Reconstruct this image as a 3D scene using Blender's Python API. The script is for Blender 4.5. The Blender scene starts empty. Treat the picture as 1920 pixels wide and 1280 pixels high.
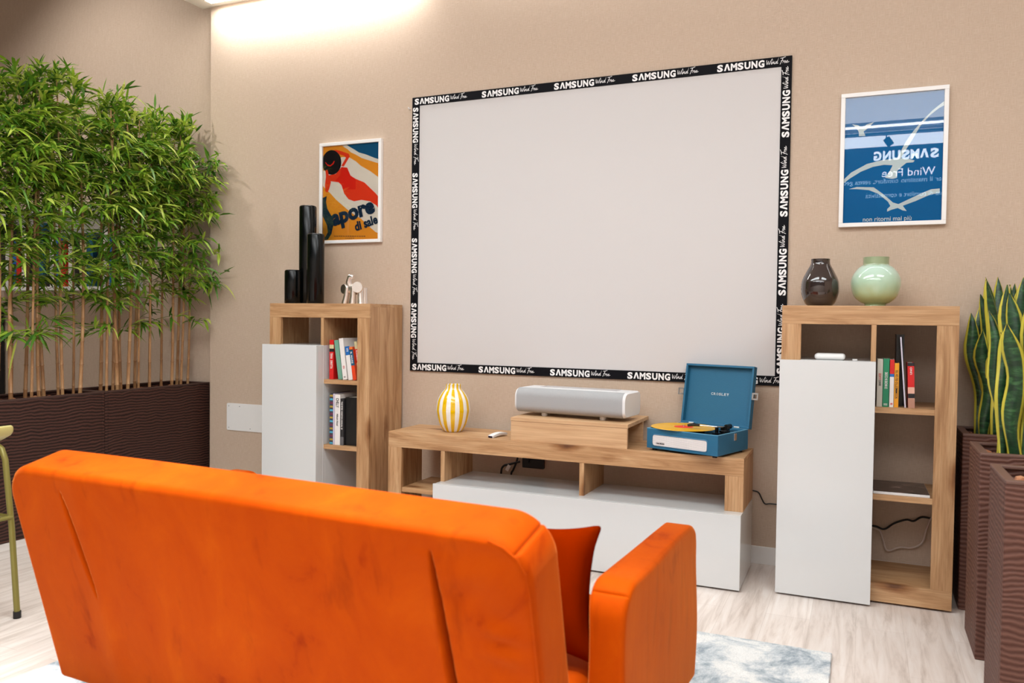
import bpy, bmesh, math, random
from mathutils import Vector, Matrix
import numpy as np

C = bpy.context.scene.collection
R = random.Random(7)

# ------------------------------------------------------------------ camera
YAW, PITCH, ROLL, FPX = math.radians(-23.4581), math.radians(-1.542), math.radians(0.7294), 1515.95
CAM = Vector((0.0, -4.6282, 1.33))
fwd = Vector((math.sin(YAW)*math.cos(PITCH), math.cos(YAW)*math.cos(PITCH), math.sin(PITCH)))
rgt = fwd.cross(Vector((0, 0, 1))).normalized()
upv = rgt.cross(fwd)
r2 = rgt*math.cos(ROLL)+upv*math.sin(ROLL)
u2 = -rgt*math.sin(ROLL)+upv*math.cos(ROLL)
cd = bpy.data.cameras.new('camera'); cam = bpy.data.objects.new('camera', cd); C.objects.link(cam)
M = Matrix((r2, u2, -fwd)).transposed().to_4x4(); M.translation = CAM
cam.matrix_world = M
cd.sensor_fit = 'HORIZONTAL'; cd.sensor_width = 36.0; cd.lens = FPX/1920*36
cd.dof.use_dof = True; cd.dof.focus_distance = 4.6; cd.dof.aperture_fstop = 3.0
cd.clip_start = 0.05
bpy.context.scene.camera = cam

# ------------------------------------------------------------------ world, exposure, lights
sc = bpy.context.scene
sc.view_settings.view_transform = 'Standard'; sc.view_settings.look = 'None'
sc.view_settings.gamma = 1.0; sc.view_settings.use_curve_mapping = False
sc.view_settings.exposure = 0.0
w = bpy.data.worlds.new('world'); sc.world = w; w.use_nodes = True
w.node_tree.nodes['Background'].inputs[0].default_value = (1.0, .97, .93, 1)
w.node_tree.nodes['Background'].inputs[1].default_value = 0.4

def area(name, loc, sx, sy, power, col=(.915, .98, 1.0), rot=(0, 0, 0), spread=180):
    l = bpy.data.lights.new(name, 'AREA'); l.shape = 'RECTANGLE'; l.size = sx; l.size_y = sy
    l.energy = power; l.color = col; l.spread = math.radians(spread)
    o = bpy.data.objects.new(name, l); C.objects.link(o); o.location = loc; o.rotation_euler = rot
    return o
area('ceiling_panel_light', (-2.2, -2.5, 3.55), 3.6, 0.9, 95)
area('ceiling_panel_light', (1.1, -2.5, 3.55), 1.6, 0.9, 42)
area('ceiling_panel_light', (-2.5, -4.6, 3.55), 3.6, 0.8, 62)
area('strip_and_fill_wash', (-3.53, -0.10, 3.585), 1.7, 0.05, 19, col=(.93, .98, 1.0))
area('strip_and_fill_wash', (.2, -0.16, 3.585), 5.2, 0.05, 14, col=(.93, .98, 1.0))  # fill wash added to brighten the upper wall right of the LED strip
sp = bpy.data.lights.new('wall_spot_light', 'SPOT'); sp.energy = 125; sp.spot_size = math.radians(90); sp.spot_blend = .8
sp.color = (1, .98, .95); sp.shadow_soft_size = .05
spo = bpy.data.objects.new('wall_spot_light', sp); C.objects.link(spo); spo.location = (-5.45, -1.7, 4.2)
spo.rotation_euler = (Vector((-5.5, 0.0, 2.6))-Vector((-5.45, -1.7, 4.2))).to_track_quat('-Z', 'Y').to_euler()

for dx in (-2.3, -1.6, -.8):
    dl = bpy.data.lights.new('ceiling_downlight', 'SPOT'); dl.energy = 430; dl.spot_size = math.radians(33); dl.spot_blend = .9
    dl.color = (1, .99, .97); dl.shadow_soft_size = .06
    dlo = bpy.data.objects.new('ceiling_downlight', dl); C.objects.link(dlo); dlo.location = (dx, -3.1 - .045*(dx+1.65), 3.58)

# ------------------------------------------------------------------ materials
def lin(c):
    return tuple(((x/255)/12.92 if x/255 <= .04045 else ((x/255+.055)/1.055)**2.4) for x in c)+(1,)
def nm(name):
    m = bpy.data.materials.new(name); m.use_nodes = True
    return m, m.node_tree, m.node_tree.nodes['Principled BSDF']
_mc = {}
def plain(name, col, rough=.5, metal=0, spec=.5, coat=0, trans=0, ior=1.5, vary=.04, scale=30, bump=0):
    if name in _mc: return _mc[name]
    m, t, b = nm(name)
    b.inputs['Roughness'].default_value = rough; b.inputs['Metallic'].default_value = metal
    b.inputs['Specular IOR Level'].default_value = spec; b.inputs['Coat Weight'].default_value = coat
    b.inputs['Transmission Weight'].default_value = trans; b.inputs['IOR'].default_value = ior
    n = t.nodes.new('ShaderNodeTexNoise'); n.inputs['Scale'].default_value = scale
    tc = t.nodes.new('ShaderNodeTexCoord'); t.links.new(tc.outputs['Object'], n.inputs['Vector'])
    mx = t.nodes.new('ShaderNodeMix'); mx.data_type = 'RGBA'
    c = lin(col); mx.inputs[6].default_value = tuple(x*(1-vary) for x in c[:3])+(1,)
    mx.inputs[7].default_value = tuple(min(1, x*(1+vary)) for x in c[:3])+(1,)
    t.links.new(n.outputs['Fac'], mx.inputs[0]); t.links.new(mx.outputs[2], b.inputs['Base Color'])
    if bump:
        bp = t.nodes.new('ShaderNodeBump'); bp.inputs['Strength'].default_value = bump; bp.inputs['Distance'].default_value = .004
        t.links.new(n.outputs['Fac'], bp.inputs['Height']); t.links.new(bp.outputs[0], b.inputs['Normal'])
    _mc[name] = m; return m
def emis(name, col, s):
    if name in _mc: return _mc[name]
    m, t, b = nm(name); b.inputs['Base Color'].default_value = lin(col)
    b.inputs['Emission Color'].default_value = lin(col); b.inputs['Emission Strength'].default_value = s
    _mc[name] = m; return m
def ramp(t, stops, src):
    r = t.nodes.new('ShaderNodeValToRGB'); e = r.color_ramp.elements
    e[0].position, e[0].color = stops[0][0], lin(stops[0][1]); e[1].position, e[1].color = stops[-1][0], lin(stops[-1][1])
    for p, c in stops[1:-1]:
        x = e.new(p); x.color = lin(c)
    t.links.new(src, r.inputs[0]); return r
def mapping(t, scale, rot=(0, 0, 0), loc=(0, 0, 0)):
    tc = t.nodes.new('ShaderNodeTexCoord'); mp = t.nodes.new('ShaderNodeMapping')
    mp.inputs['Scale'].default_value = scale; mp.inputs['Rotation'].default_value = rot; mp.inputs['Location'].default_value = loc
    t.links.new(tc.outputs['Object'], mp.inputs['Vector']); return mp
def noise(t, vec, scale, detail=4, rough=.55, dist=0):
    n = t.nodes.new('ShaderNodeTexNoise'); n.inputs['Scale'].default_value = scale; n.inputs['Detail'].default_value = detail
    n.inputs['Roughness'].default_value = rough; n.inputs['Distortion'].default_value = dist
    t.links.new(vec, n.inputs['Vector']); return n
def mixc(t, fac, a, b, typ='MIX'):
    m = t.nodes.new('ShaderNodeMix'); m.data_type = 'RGBA'; m.blend_type = typ
    if isinstance(fac, (int, float)): m.inputs[0].default_value = fac
    else: t.links.new(fac, m.inputs[0])
    for k, v in ((6, a), (7, b)):
        if isinstance(v, tuple): m.inputs[k].default_value = v
        else: t.links.new(v, m.inputs[k])
    return m.outputs[2]
def bumpn(t, b, h, st, d):
    bp = t.nodes.new('ShaderNodeBump'); bp.inputs['Strength'].default_value = st; bp.inputs['Distance'].default_value = d
    t.links.new(h, bp.inputs['Height']); t.links.new(bp.outputs[0], b.inputs['Normal'])

def wood(axis, name):
    m, t, b = nm(name)
    s = {'x': (1.0, 9, 9), 'z': (9, 9, 1.0), 'y': (9, 1.0, 9)}[axis]
    mp = mapping(t, s, loc=(3.1, 1.7, 5.3))
    n1 = noise(t, mp.outputs[0], 2.2, 6, .6, 1.0)
    r1 = ramp(t, [(.3, (162, 118, 78)), (.48, (190, 147, 104)), (.7, (210, 171, 129))], n1.outputs['Fac'])
    s2 = {'x': (2, 90, 90), 'z': (90, 90, 2), 'y': (90, 2, 90)}[axis]
    mp2 = mapping(t, s2); n2 = noise(t, mp2.outputs[0], 2, 3, .6)
    r2_ = ramp(t, [(.3, (215, 205, 195)), (.6, (255, 255, 255))], n2.outputs['Fac'])
    c = mixc(t, .8, r1.outputs[0], r2_.outputs[0], 'MULTIPLY')
    s3 = {'x': (2.0, 5.5, 5.5), 'z': (5.5, 5.5, 2.0), 'y': (5.5, 2.0, 5.5)}[axis]
    mp3 = mapping(t, s3, loc=(.4, .9, .2)); n3 = noise(t, mp3.outputs[0], 6, 2)
    v = t.nodes.new('ShaderNodeTexVoronoi'); v.inputs['Scale'].default_value = 1.1
    va = t.nodes.new('ShaderNodeVectorMath'); va.operation = 'SCALE'; va.inputs['Scale'].default_value = .12
    t.links.new(n3.outputs['Color'], va.inputs[0]); vb = t.nodes.new('ShaderNodeVectorMath'); vb.operation = 'ADD'
    t.links.new(mp3.outputs[0], vb.inputs[0]); t.links.new(va.outputs[0], vb.inputs[1]); t.links.new(vb.outputs[0], v.inputs['Vector'])
    rk = ramp(t, [(.04, (112, 74, 44)), (.12, (196, 170, 140)), (.25, (255, 255, 255))], v.outputs['Distance'])
    c = mixc(t, .9, c, rk.outputs[0], 'MULTIPLY')
    t.links.new(c, b.inputs['Base Color']); b.inputs['Roughness'].default_value = .5
    bumpn(t, b, n2.outputs['Fac'], .15, .001)
    return m
WX, WY, WZ = wood('x', 'oak_grain_sideways'), wood('y', 'oak_grain_deep'), wood('z', 'oak_grain_upright')
def wood_light(name):
    m, t, b = nm(name); mp = mapping(t, (1.2, 30, 30)); n = noise(t, mp.outputs[0], 2, 5, .6, .4)
    r = ramp(t, [(.3, (190, 148, 108)), (.7, (218, 180, 138))], n.outputs['Fac'])
    t.links.new(r.outputs[0], b.inputs['Base Color']); b.inputs['Roughness'].default_value = .5
    return m
WL = wood_light('light_oak')

def wallpaper():
    m, t, b = nm('woven_wallpaper')
    mh = mapping(t, (30, 30, 420)); nh = noise(t, mh.outputs[0], 1, 3)
    mv = mapping(t, (420, 420, 22)); nv = noise(t, mv.outputs[0], 1, 3)
    ad = t.nodes.new('ShaderNodeMath'); ad.operation = 'MAXIMUM'
    t.links.new(nh.outputs['Fac'], ad.inputs[0]); t.links.new(nv.outputs['Fac'], ad.inputs[1])
    r = ramp(t, [(.42, (190, 167, 147)), (.75, (207, 187, 168))], ad.outputs[0])
    t.links.new(r.outputs[0], b.inputs['Base Color']); b.inputs['Roughness'].default_value = .75
    b.inputs['Specular IOR Level'].default_value = .25
    bumpn(t, b, ad.outputs[0], .35, .002)
    return m
WALL = wallpaper()
def floor_mat():
    m, t, b = nm('whitewashed_planks')
    mp = mapping(t, (1, 1, 1), rot=(0, 0, math.pi/2))
    br = t.nodes.new('ShaderNodeTexBrick'); br.offset = .37; br.inputs['Scale'].default_value = 1
    br.inputs['Brick Width'].default_value = 1.25; br.inputs['Row Height'].default_value = .19
    br.inputs['Mortar Size'].default_value = .0006
    br.inputs['Color1'].default_value = lin((224, 214, 207)); br.inputs['Color2'].default_value = lin((240, 232, 226))
    br.inputs['Mortar'].default_value = lin((196, 184, 174))
    t.links.new(mp.outputs[0], br.inputs['Vector'])
    mg = mapping(t, (16, 1.3, 1)); ng = noise(t, mg.outputs[0], 1.6, 6, .65, .5)
    rg = ramp(t, [(.28, (196, 184, 176)), (.5, (240, 234, 230)), (.7, (255, 255, 255))], ng.outputs['Fac'])
    c = mixc(t, .85, br.outputs['Color'], rg.outputs[0], 'MULTIPLY')
    t.links.new(c, b.inputs['Base Color']); b.inputs['Roughness'].default_value = .42
    bumpn(t, b, ng.outputs['Fac'], .1, .002)
    return m
def velvet():
    m, t, b = nm('orange_velvet')
    mp = mapping(t, (1, 1, .55)); n1 = noise(t, mp.outputs[0], 5.5, 5, .62, .6)
    mp2 = mapping(t, (6, 6, 1.0), loc=(2, 5, 1)); n2 = noise(t, mp2.outputs[0], 2.4, 4, .6, .3)
    r = ramp(t, [(.26, (138, 36, 0)), (.38, (172, 62, 0)), (.6, (180, 69, 0)), (.78, (190, 80, 2))], n1.outputs['Fac'])
    r2_ = ramp(t, [(.22, (205, 190, 185)), (.40, (255, 255, 255))], n2.outputs['Fac'])
    c = mixc(t, .7, r.outputs[0], r2_.outputs[0], 'MULTIPLY')
    t.links.new(c, b.inputs['Base Color']); b.inputs['Roughness'].default_value = .7
    b.inputs['Specular IOR Level'].default_value = .04
    b.inputs['Sheen Weight'].default_value = .75; b.inputs['Sheen Roughness'].default_value = .3
    b.inputs['Sheen Tint'].default_value = lin((255, 170, 90))
    bumpn(t, b, n2.outputs['Fac'], .12, .01)
    return m
VEL = velvet()
def planter_mat(name, c0, c1):
    m, t, b = nm(name)
    mp = mapping(t, (1, 1, 1)); n = noise(t, mp.outputs[0], 3.0, 2)
    va = t.nodes.new('ShaderNodeVectorMath'); va.operation = 'SCALE'; va.inputs['Scale'].default_value = .09
    t.links.new(n.outputs['Color'], va.inputs[0]); vb = t.nodes.new('ShaderNodeVectorMath'); vb.operation = 'ADD'
    t.links.new(mp.outputs[0], vb.inputs[0]); t.links.new(va.outputs[0], vb.inputs[1])
    wv = t.nodes.new('ShaderNodeTexWave'); wv.bands_direction = 'Z'; wv.inputs['Scale'].default_value = 16
    wv.inputs['Distortion'].default_value = 2.2; wv.inputs['Detail'].default_value = 2; wv.inputs['Detail Scale'].default_value = 1.4
    t.links.new(vb.outputs[0], wv.inputs['Vector'])
    r = ramp(t, [(0, c0), (1, c1)], wv.outputs['Fac'])
    t.links.new(r.outputs[0], b.inputs['Base Color']); b.inputs['Roughness'].default_value = .55; b.inputs['Specular IOR Level'].default_value = .25
    bumpn(t, b, wv.outputs['Fac'], .4, .008)
    return m
PLM = planter_mat('rippled_brown_resin', (82, 50, 41), (108, 74, 63)); PLD = planter_mat('rippled_wenge_resin', (30, 15, 11), (76, 46, 38))
PLR = plain('planter_rim_resin', (104, 74, 64), .5); PLRD = plain('planter_rim_wenge', (62, 38, 32), .5)
def rug_mat():
    m, t, b = nm('grey_marbled_rug')
    mp = mapping(t, (1, 1, 1)); n = noise(t, mp.outputs[0], 4.6, 9, .74, .5)
    r = ramp(t, [(.36, (140, 152, 162)), (.45, (190, 197, 202)), (.53, (226, 226, 224)), (.7, (236, 236, 234))], n.outputs['Fac'])
    n2 = noise(t, mp.outputs[0], 160, 3); r2_ = ramp(t, [(.3, (215, 215, 215)), (.6, (255, 255, 255))], n2.outputs['Fac'])
    c = mixc(t, .6, r.outputs[0], r2_.outputs[0], 'MULTIPLY')
    t.links.new(c, b.inputs['Base Color']); b.inputs['Roughness'].default_value = .95
    bumpn(t, b, n2.outputs['Fac'], .5, .006); return m
def leaf_mat(name, cols, rough=.45, transl=.25):
    m, t, b = nm(name); g = t.nodes.new('ShaderNodeNewGeometry')
    r = ramp(t, cols, g.outputs['Random Per Island'])
    t.links.new(r.outputs[0], b.inputs['Base Color']); b.inputs['Roughness'].default_value = rough
    tr = t.nodes.new('ShaderNodeBsdfTranslucent'); t.links.new(r.outputs[0], tr.inputs[0])
    mx = t.nodes.new('ShaderNodeMixShader'); mx.inputs[0].default_value = transl
    t.links.new(b.outputs[0], mx.inputs[1]); t.links.new(tr.outputs[0], mx.inputs[2])
    t.links.new(mx.outputs[0], t.nodes['Material Output'].inputs[0]); return m
LEAF = leaf_mat('bamboo_leaf', [(0, (52, 94, 26)), (.3, (94, 142, 34)), (.65, (154, 184, 54)), (1, (204, 212, 104))], transl=.32)
def cane_mat():
    m, t, b = nm('bamboo_cane'); mp = mapping(t, (20, 20, 3)); n = noise(t, mp.outputs[0], 2, 4)
    r = ramp(t, [(.3, (138, 96, 62)), (.55, (176, 132, 90)), (.75, (200, 164, 120))], n.outputs['Fac'])
    t.links.new(r.outputs[0], b.inputs['Base Color']); b.inputs['Roughness'].default_value = .45; return m
CANE = cane_mat()
def glass_pane():
    m, t, b = nm('clear_pane'); t.nodes.remove(b)
    tr = t.nodes.new('ShaderNodeBsdfTransparent'); gl = t.nodes.new('ShaderNodeBsdfGlossy'); gl.inputs['Roughness'].default_value = .0
    f = t.nodes.new('ShaderNodeFresnel'); f.inputs['IOR'].default_value = 1.5
    mx = t.nodes.new('ShaderNodeMixShader'); t.links.new(f.outputs[0], mx.inputs[0])
    t.links.new(tr.outputs[0], mx.inputs[1]); t.links.new(gl.outputs[0], mx.inputs[2])
    t.links.new(mx.outputs[0], t.nodes['Material Output'].inputs[0]); return m
PANE = glass_pane()

WHITE = plain('gloss_white_lacquer', (212, 213, 213), .12, coat=.3, vary=.005)
WHITEM = plain('matt_white', (232, 230, 228), .55, vary=.01)
BLACK = plain('gloss_black', (10, 12, 13), .22, vary=.02)
BLACKM = plain('matt_black', (16, 16, 18), .55, vary=.03)
DARKGREY = plain('dark_grey', (60, 60, 62), .5)
CHROME = plain('polished_chrome', (232, 230, 228), .3, metal=1, vary=.01)
NAVYLEATHER = plain('blue_leatherette', (30, 98, 132), .5, vary=.05, scale=220, bump=.15)
CREAM = plain('cream_print', (232, 220, 202), .6, spec=.1)

# ------------------------------------------------------------------ mesh helpers
class MB:
    def __init__(s): s.v = []; s.f = []; s.m = []
    def add(s, vs, fs, mi=0):
        o = len(s.v); s.v += [tuple(v) for v in vs]; s.f += [tuple(o+i for i in f) for f in fs]; s.m += [mi]*len(fs); return s
    def box(s, a, b, mi=0, rz=0, piv=None):
        x0, y0, z0 = a; x1, y1, z1 = b
        vs = [(x0, y0, z0), (x1, y0, z0), (x1, y1, z0), (x0, y1, z0), (x0, y0, z1), (x1, y0, z1), (x1, y1, z1), (x0, y1, z1)]
        return s.add(vs, [(0, 3, 2, 1), (4, 5, 6, 7), (0, 1, 5, 4), (1, 2, 6, 5), (2, 3, 7, 6), (3, 0, 4, 7)], mi)
    def tube(s, pts, r, n=10, mi=0, caps=True):
        pts = [Vector(p) for p in pts]; rr = r if isinstance(r, (list, tuple)) else [r]*len(pts)
        vs = []; fs = []; prev = None
        for i, p in enumerate(pts):
            d = (pts[min(i+1, len(pts)-1)]-pts[max(i-1, 0)]).normalized()
            if prev is None: a = d.orthogonal().normalized()
            else: a = (prev-d*prev.dot(d)).normalized()
            prev = a; b = d.cross(a)
            for k in range(n):
                t = 2*math.pi*k/n; vs.append(p+(a*math.cos(t)+b*math.sin(t))*rr[i])
        for i in range(len(pts)-1):
            for k in range(n): fs.append((i*n+k, i*n+(k+1) % n, (i+1)*n+(k+1) % n, (i+1)*n+k))
        if caps: fs += [tuple(range(n-1, -1, -1)), tuple((len(pts)-1)*n+k for k in range(n))]
        return s.add(vs, fs, mi)
    def lathe(s, prof, n=48, mi=0, c=(0, 0, 0), mifn=None):
        vs = []; fs = []
        for r, z in prof:
            for k in range(n):
                t = 2*math.pi*k/n; vs.append((c[0]+r*math.cos(t), c[1]+r*math.sin(t), c[2]+z))
        o = len(s.v); s.v += vs
        for i in range(len(prof)-1):
            for k in range(n):
                s.f.append((o+i*n+k, o+i*n+(k+1) % n, o+(i+1)*n+(k+1) % n, o+(i+1)*n+k)); s.m.append(mifn(k, i) if mifn else mi)
        return s
    def poly(s, pts, depth, mi=0, axis=(0, -1, 0)):
        # extruded n-gon: pts in 3D, thickness along axis
        n = len(pts); a = Vector(axis)*depth
        vs = [Vector(p) for p in pts]+[Vector(p)+a for p in pts]
        fs = [tuple(range(n, 2*n)), tuple(range(n-1, -1, -1))]+[(i, (i+1) % n, n+(i+1) % n, n+i) for i in range(n)]
        return s.add(vs, fs, mi)
    def build(s, name, mats, parent=None, smooth=False, bevel=0, seg=2, loc=None, merge=False, angle=35):
        me = bpy.data.meshes.new(name); me.from_pydata(s.v, [], s.f); me.update()
        if not isinstance(mats, (list, tuple)): mats = [mats]
        for m in mats: me.materials.append(m)
        me.polygons.foreach_set('material_index', s.m)
        bm = bmesh.new(); bm.from_mesh(me)
        if merge: bmesh.ops.remove_doubles(bm, verts=bm.verts, dist=1e-6)
        bmesh.ops.recalc_face_normals(bm, faces=bm.faces)
        if bevel:
            bmesh.ops.bevel(bm, geom=[e for e in bm.edges if len(e.link_faces) == 2 and e.calc_face_angle() > .6], offset=bevel, segments=seg, profile=.5, affect='EDGES')
        bm.to_mesh(me); bm.free()
        if smooth:
            me.polygons.foreach_set('use_smooth', [True]*len(me.polygons)); 
            try: me.set_sharp_from_angle(angle=math.radians(angle))
            except Exception: pass
        o = bpy.data.objects.new(name, me); C.objects.link(o)
        if parent: o.parent = parent
        if loc: o.location = loc
        return o
def thing(name, label, cat, loc=(0, 0, 0), rz=0, group=None):
    o = bpy.data.objects.new(name, None); C.objects.link(o); o.location = loc; o.rotation_euler = (0, 0, rz)
    o.empty_display_size = .1
    o['label'] = label; o['category'] = cat
    if group: o['group'] = group
    return o
def tag(o, label, cat, group=None):
    o['label'] = label; o['category'] = cat
    if group: o['group'] = group
    return o
def struct(o): o['kind'] = 'structure'; return o

def corner_samples(h, r, n, nc):
    a = [-h+r-r*math.tan(math.pi/4*k/nc) for k in range(nc, 0, -1)]
    b = [(-h+r)+(2*(h-r))*k/n for k in range(n+1)]
    return a+b+[-x for x in reversed(a)]
def rbox(size, r, n=(4, 4, 4), nc=4, disp=None):
    h = [x/2 for x in size]; G = [corner_samples(h[i], r, n[i], nc) for i in range(3)]
    idx = {}; V = []; F = []
    def vid(p):
        k = tuple(round(x, 5) for x in p)
        if k not in idx:
            q = [max(-h[i]+r, min(h[i]-r, p[i])) for i in range(3)]
            d = Vector([p[i]-q[i] for i in range(3)]).normalized()
            v = Vector(q)+d*r
            if disp: v = disp(v, d)
            idx[k] = len(V); V.append(v)
        return idx[k]
    for ax in range(3):
        a, b = (ax+1) % 3, (ax+2) % 3
        for sgn in (-1, 1):
            for i in range(len(G[a])-1):
                for j in range(len(G[b])-1):
                    q = []
                    for (ii, jj) in ((i, j), (i+1, j), (i+1, j+1), (i, j+1)):
                        p = [0, 0, 0]; p[ax] = sgn*h[ax]; p[a] = G[a][ii]; p[b] = G[b][jj]; q.append(vid(p))
                    if sgn < 0: q.reverse()
                    F.append(tuple(q))
    return V, F
def rounded_rect(x0, z0, x1, z1, r, n=6):
    P = []
    for cx, cz, a in ((x1-r, z0+r, -90), (x1-r, z1-r, 0), (x0+r, z1-r, 90), (x0+r, z0+r, 180)):
        for k in range(n+1):
            t = math.radians(a+90*k/n); P.append((cx+r*math.cos(t), cz+r*math.sin(t)))
    return P

_tc = {}
def text2d(s, bold=0.0, shear=0.0):
    """flat letter shapes as (verts, faces), height 1 = capital letter"""
    key = (s, bold, shear)
    if key in _tc: return _tc[key]
    cu = bpy.data.curves.new('t', 'FONT'); cu.body = s; cu.size = 1.0; cu.offset = bold; cu.shear = shear
    cu.resolution_u = 3; cu.fill_mode = 'FRONT'
    o = bpy.data.objects.new('t', cu); C.objects.link(o)
    dg = bpy.context.evaluated_depsgraph_get(); dg.update()
    me = bpy.data.meshes.new_from_object(o.evaluated_get(dg))
    V = [(v.co.x, v.co.y) for v in me.vertices]; F = [tuple(p.vertices) for p in me.polygons]
    bpy.data.objects.remove(o); bpy.data.curves.remove(cu); bpy.data.meshes.remove(me)
    if V:
        x0 = min(v[0] for v in V); V = [((x-x0), y) for x, y in V]
    _tc[key] = (V, F); return V, F
def put_text(mb, s, origin, ex, ey, width=None, height=None, mi=1, bold=0.0, shear=0.0, mirror=False):
    V, F = text2d(s, bold, shear)
    if not V: return
    wx = max(v[0] for v in V); y1 = max(v[1] for v in V); y0 = min(0, min(v[1] for v in V))
    sy = (height or .1)/max(.01, y1); sx = (width/wx) if width else sy
    ex = Vector(ex); ey = Vector(ey); o = Vector(origin)
    mb.add([o+ex*(x*sx)+ey*(y*sy) for x, y in V], F, mi)
def stroke(mb, pts, hw, origin, ex, ey, mi):
    ex = Vector(ex); ey = Vector(ey); o = Vector(origin)
    P = [Vector((a, b)) for a, b in pts]; L = []; Rr = []
    for i, p in enumerate(P):
        d = (P[min(i+1, len(P)-1)]-P[max(i-1, 0)]); d = d.normalized() if d.length > 0 else Vector((1, 0))
        n = Vector((-d.y, d.x))*hw; L.append(p+n); Rr.append(p-n)
    vs = [o+ex*q.x+ey*q.y for q in L+Rr]; n = len(P)
    mb.add(vs, [(i, i+1, n+i+1, n+i) for i in range(n-1)], mi)
SCRIPT = [[(0, .85), (.06, .2), (.12, 0), (.32, .72), (.36, .1), (.44, 0), (.62, .6), (.82, 1.05)],
          [(.80, .5), (.72, .08), (.80, 0), (.95, .3)], [(.86, .72), (.92, .8)],
          [(1.0, .5), (.93, 0), (1.06, .38), (1.16, .5), (1.14, .1), (1.22, .02), (1.34, .2)],
          [(1.58, .42), (1.44, .45), (1.34, .15), (1.42, 0), (1.56, .3), (1.78, 1.1), (1.6, .2), (1.64, .02), (1.78, .15)],
          [(2.05, .95), (2.4, .98), (2.8, 1.15)], [(2.42, .95), (2.28, .4), (2.1, -.15)], [(2.15, .45), (2.5, .55)],
          [(2.55, .45), (2.46, 0), (2.56, .3), (2.7, .48)],
          [(2.72, .2), (2.9, .32), (2.86, .46), (2.74, .3), (2.76, .02), (2.92, .1), (3.02, .22)],
          [(3.02, .2), (3.2, .32), (3.16, .46), (3.04, .3), (3.06, .02), (3.24, .1), (3.42, .2)]]
def windfree(mb, origin, ex, ey, length, height, mi):
    for s_ in SCRIPT:
        stroke(mb, [(x*length/3.42, y*height/1.1) for x, y in s_], height*.045, origin, ex, ey, mi)
def samsung(mb, origin, ex, ey, length, height, mi):
    adv = length/7.0; gl = adv*.86
    for i, ch in enumerate('S^MSUNG'):
        o = Vector(origin)+Vector(ex)*(i*adv)
        g = gl*1.08 if ch in 'M^' else gl
        if ch == '^':
            a, b = Vector(ex), Vector(ey); t = .30
            P = [(0, 0), (.36, 1), (.64, 1), (1, 0), (1-t, 0), (.5, .70), (t, 0)]
            vs = [o+a*(x*g)+b*(y*height) for x, y in P]
            mb.add(vs, [(0, 1, 5, 6), (1, 2, 5), (2, 3, 4, 5)], mi)
        else:
            put_text(mb, ch, o, ex, ey, width=g, height=height, mi=mi, bold=.045)

# ------------------------------------------------------------------ room shell
XL, XR, YB, ZC = -9.0, 3.2, -6.0, 3.6
FLOOR = floor_mat()
CEIL = plain('white_ceiling_paint', (226, 222, 216), .8)
struct(MB().box((XL, YB, -.1), (XR, .3, 0)).build('floor', FLOOR))
struct(MB().box((-4.46, 0, 0), (XR, .3, 4.4)).box((XL, .07, 0), (-4.46, .3, 4.4)).build('wall_back', WALL))
struct(MB().box((XR, YB, 0), (XR+.1, .3, 4.4)).build('wall_right', WALL))
struct(MB().box((XL-.1, YB, 0), (XL, .3, 4.4)).build('wall_left', WALL))
struct(MB().box((XL, YB-.1, 0), (XR, YB, 2.45), 0).box((XL, YB-.1, 2.45), (XR, YB, 4.4), 1).build('wall_front', [plain('light_wall_paint', (214, 206, 198), .7), plain('dark_sign_wall', (34, 36, 40), .6)]))
struct(MB().box((-4.54, YB, ZC), (XR, .0, ZC+.12)).build('ceiling', CEIL))
struct(MB().box((XL, YB, 4.3), (XR, .3, 4.4)).build('ceiling_raised', CEIL))
struct(MB().box((-4.455, -.012, 0), (XR, 0, .096)).build('baseboard_back', WHITEM, bevel=.002))
# LED strip lens in the ceiling above the wall
t = thing('ceiling_light_strip', 'thin white light strip in the ceiling edge above the wall', 'light', (-3.53, -.10, ZC-.002))
MB().box((-.86, -.03, -.004), (.86, .03, .002)).build('diffuser', emis('strip_glow', (255, 248, 238), 14), t)

# the sign wall behind the camera, mirrored in the glass of the blue poster
t = thing('wall_sign', 'illuminated white lettering high on the dark wall opposite', 'sign', (0, YB, 0))
GL = emis('sign_glow', (235, 245, 250), 11); GL2 = emis('sign_glow_dim', (170, 210, 235), 7)
ex, ey = Vector((-1, 0, 0)), Vector((0, 0, 1))
mb = MB(); samsung(mb, (.755, .012, 3.275), ex, ey, .70, .105, 0); mb.build('brand_letters', GL, t)
mb = MB(); put_text(mb, 'Wind Free', (.725, .012, 3.075), ex, ey, width=.56, height=.09, mi=0); mb.build('sub_letters', GL, t)
mb = MB(); put_text(mb, 'per il massimo comfort, senza getti', (.83, .012, 3.0), ex, ey, width=1.12, height=.055, mi=0)
put_text(mb, 'una di comfort e connettivit\u00e0', (.83, .012, 2.835), ex, ey, width=.84, height=.055, mi=0); mb.build('small_letters', GL2, t)
t = thing('cove_light', 'bright white light cove along the top of the sign wall', 'light', (0, YB, 0))
MB().box((-2.5, .0, 3.435), (2.6, .03, 3.56)).build('diffuser', emis('cove_glow', (240, 246, 252), 9), t)
t = thing('ceiling_light_panel', 'broad white luminous ceiling panel near the sign wall', 'light', (0, 0, ZC))
MB().box((-2.2, -5.35, -.012), (1.6, -4.1, 0)).build('diffuser', emis('panel_glow', (250, 250, 250), 4.6), t)
MB().box((-2.6, -5.62, -.02), (2.6, -5.58, 0)).build('light_strip', emis('line_glow', (250, 250, 250), 14), t)
t = thing('track_spotlight', 'black track spotlight in front of the sign wall', 'light', (.2, -5.9, 3.58))
MB().box((-1.5, -.02, -.02), (1.2, .02, .0)).build('track', BLACKM, t)
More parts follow.
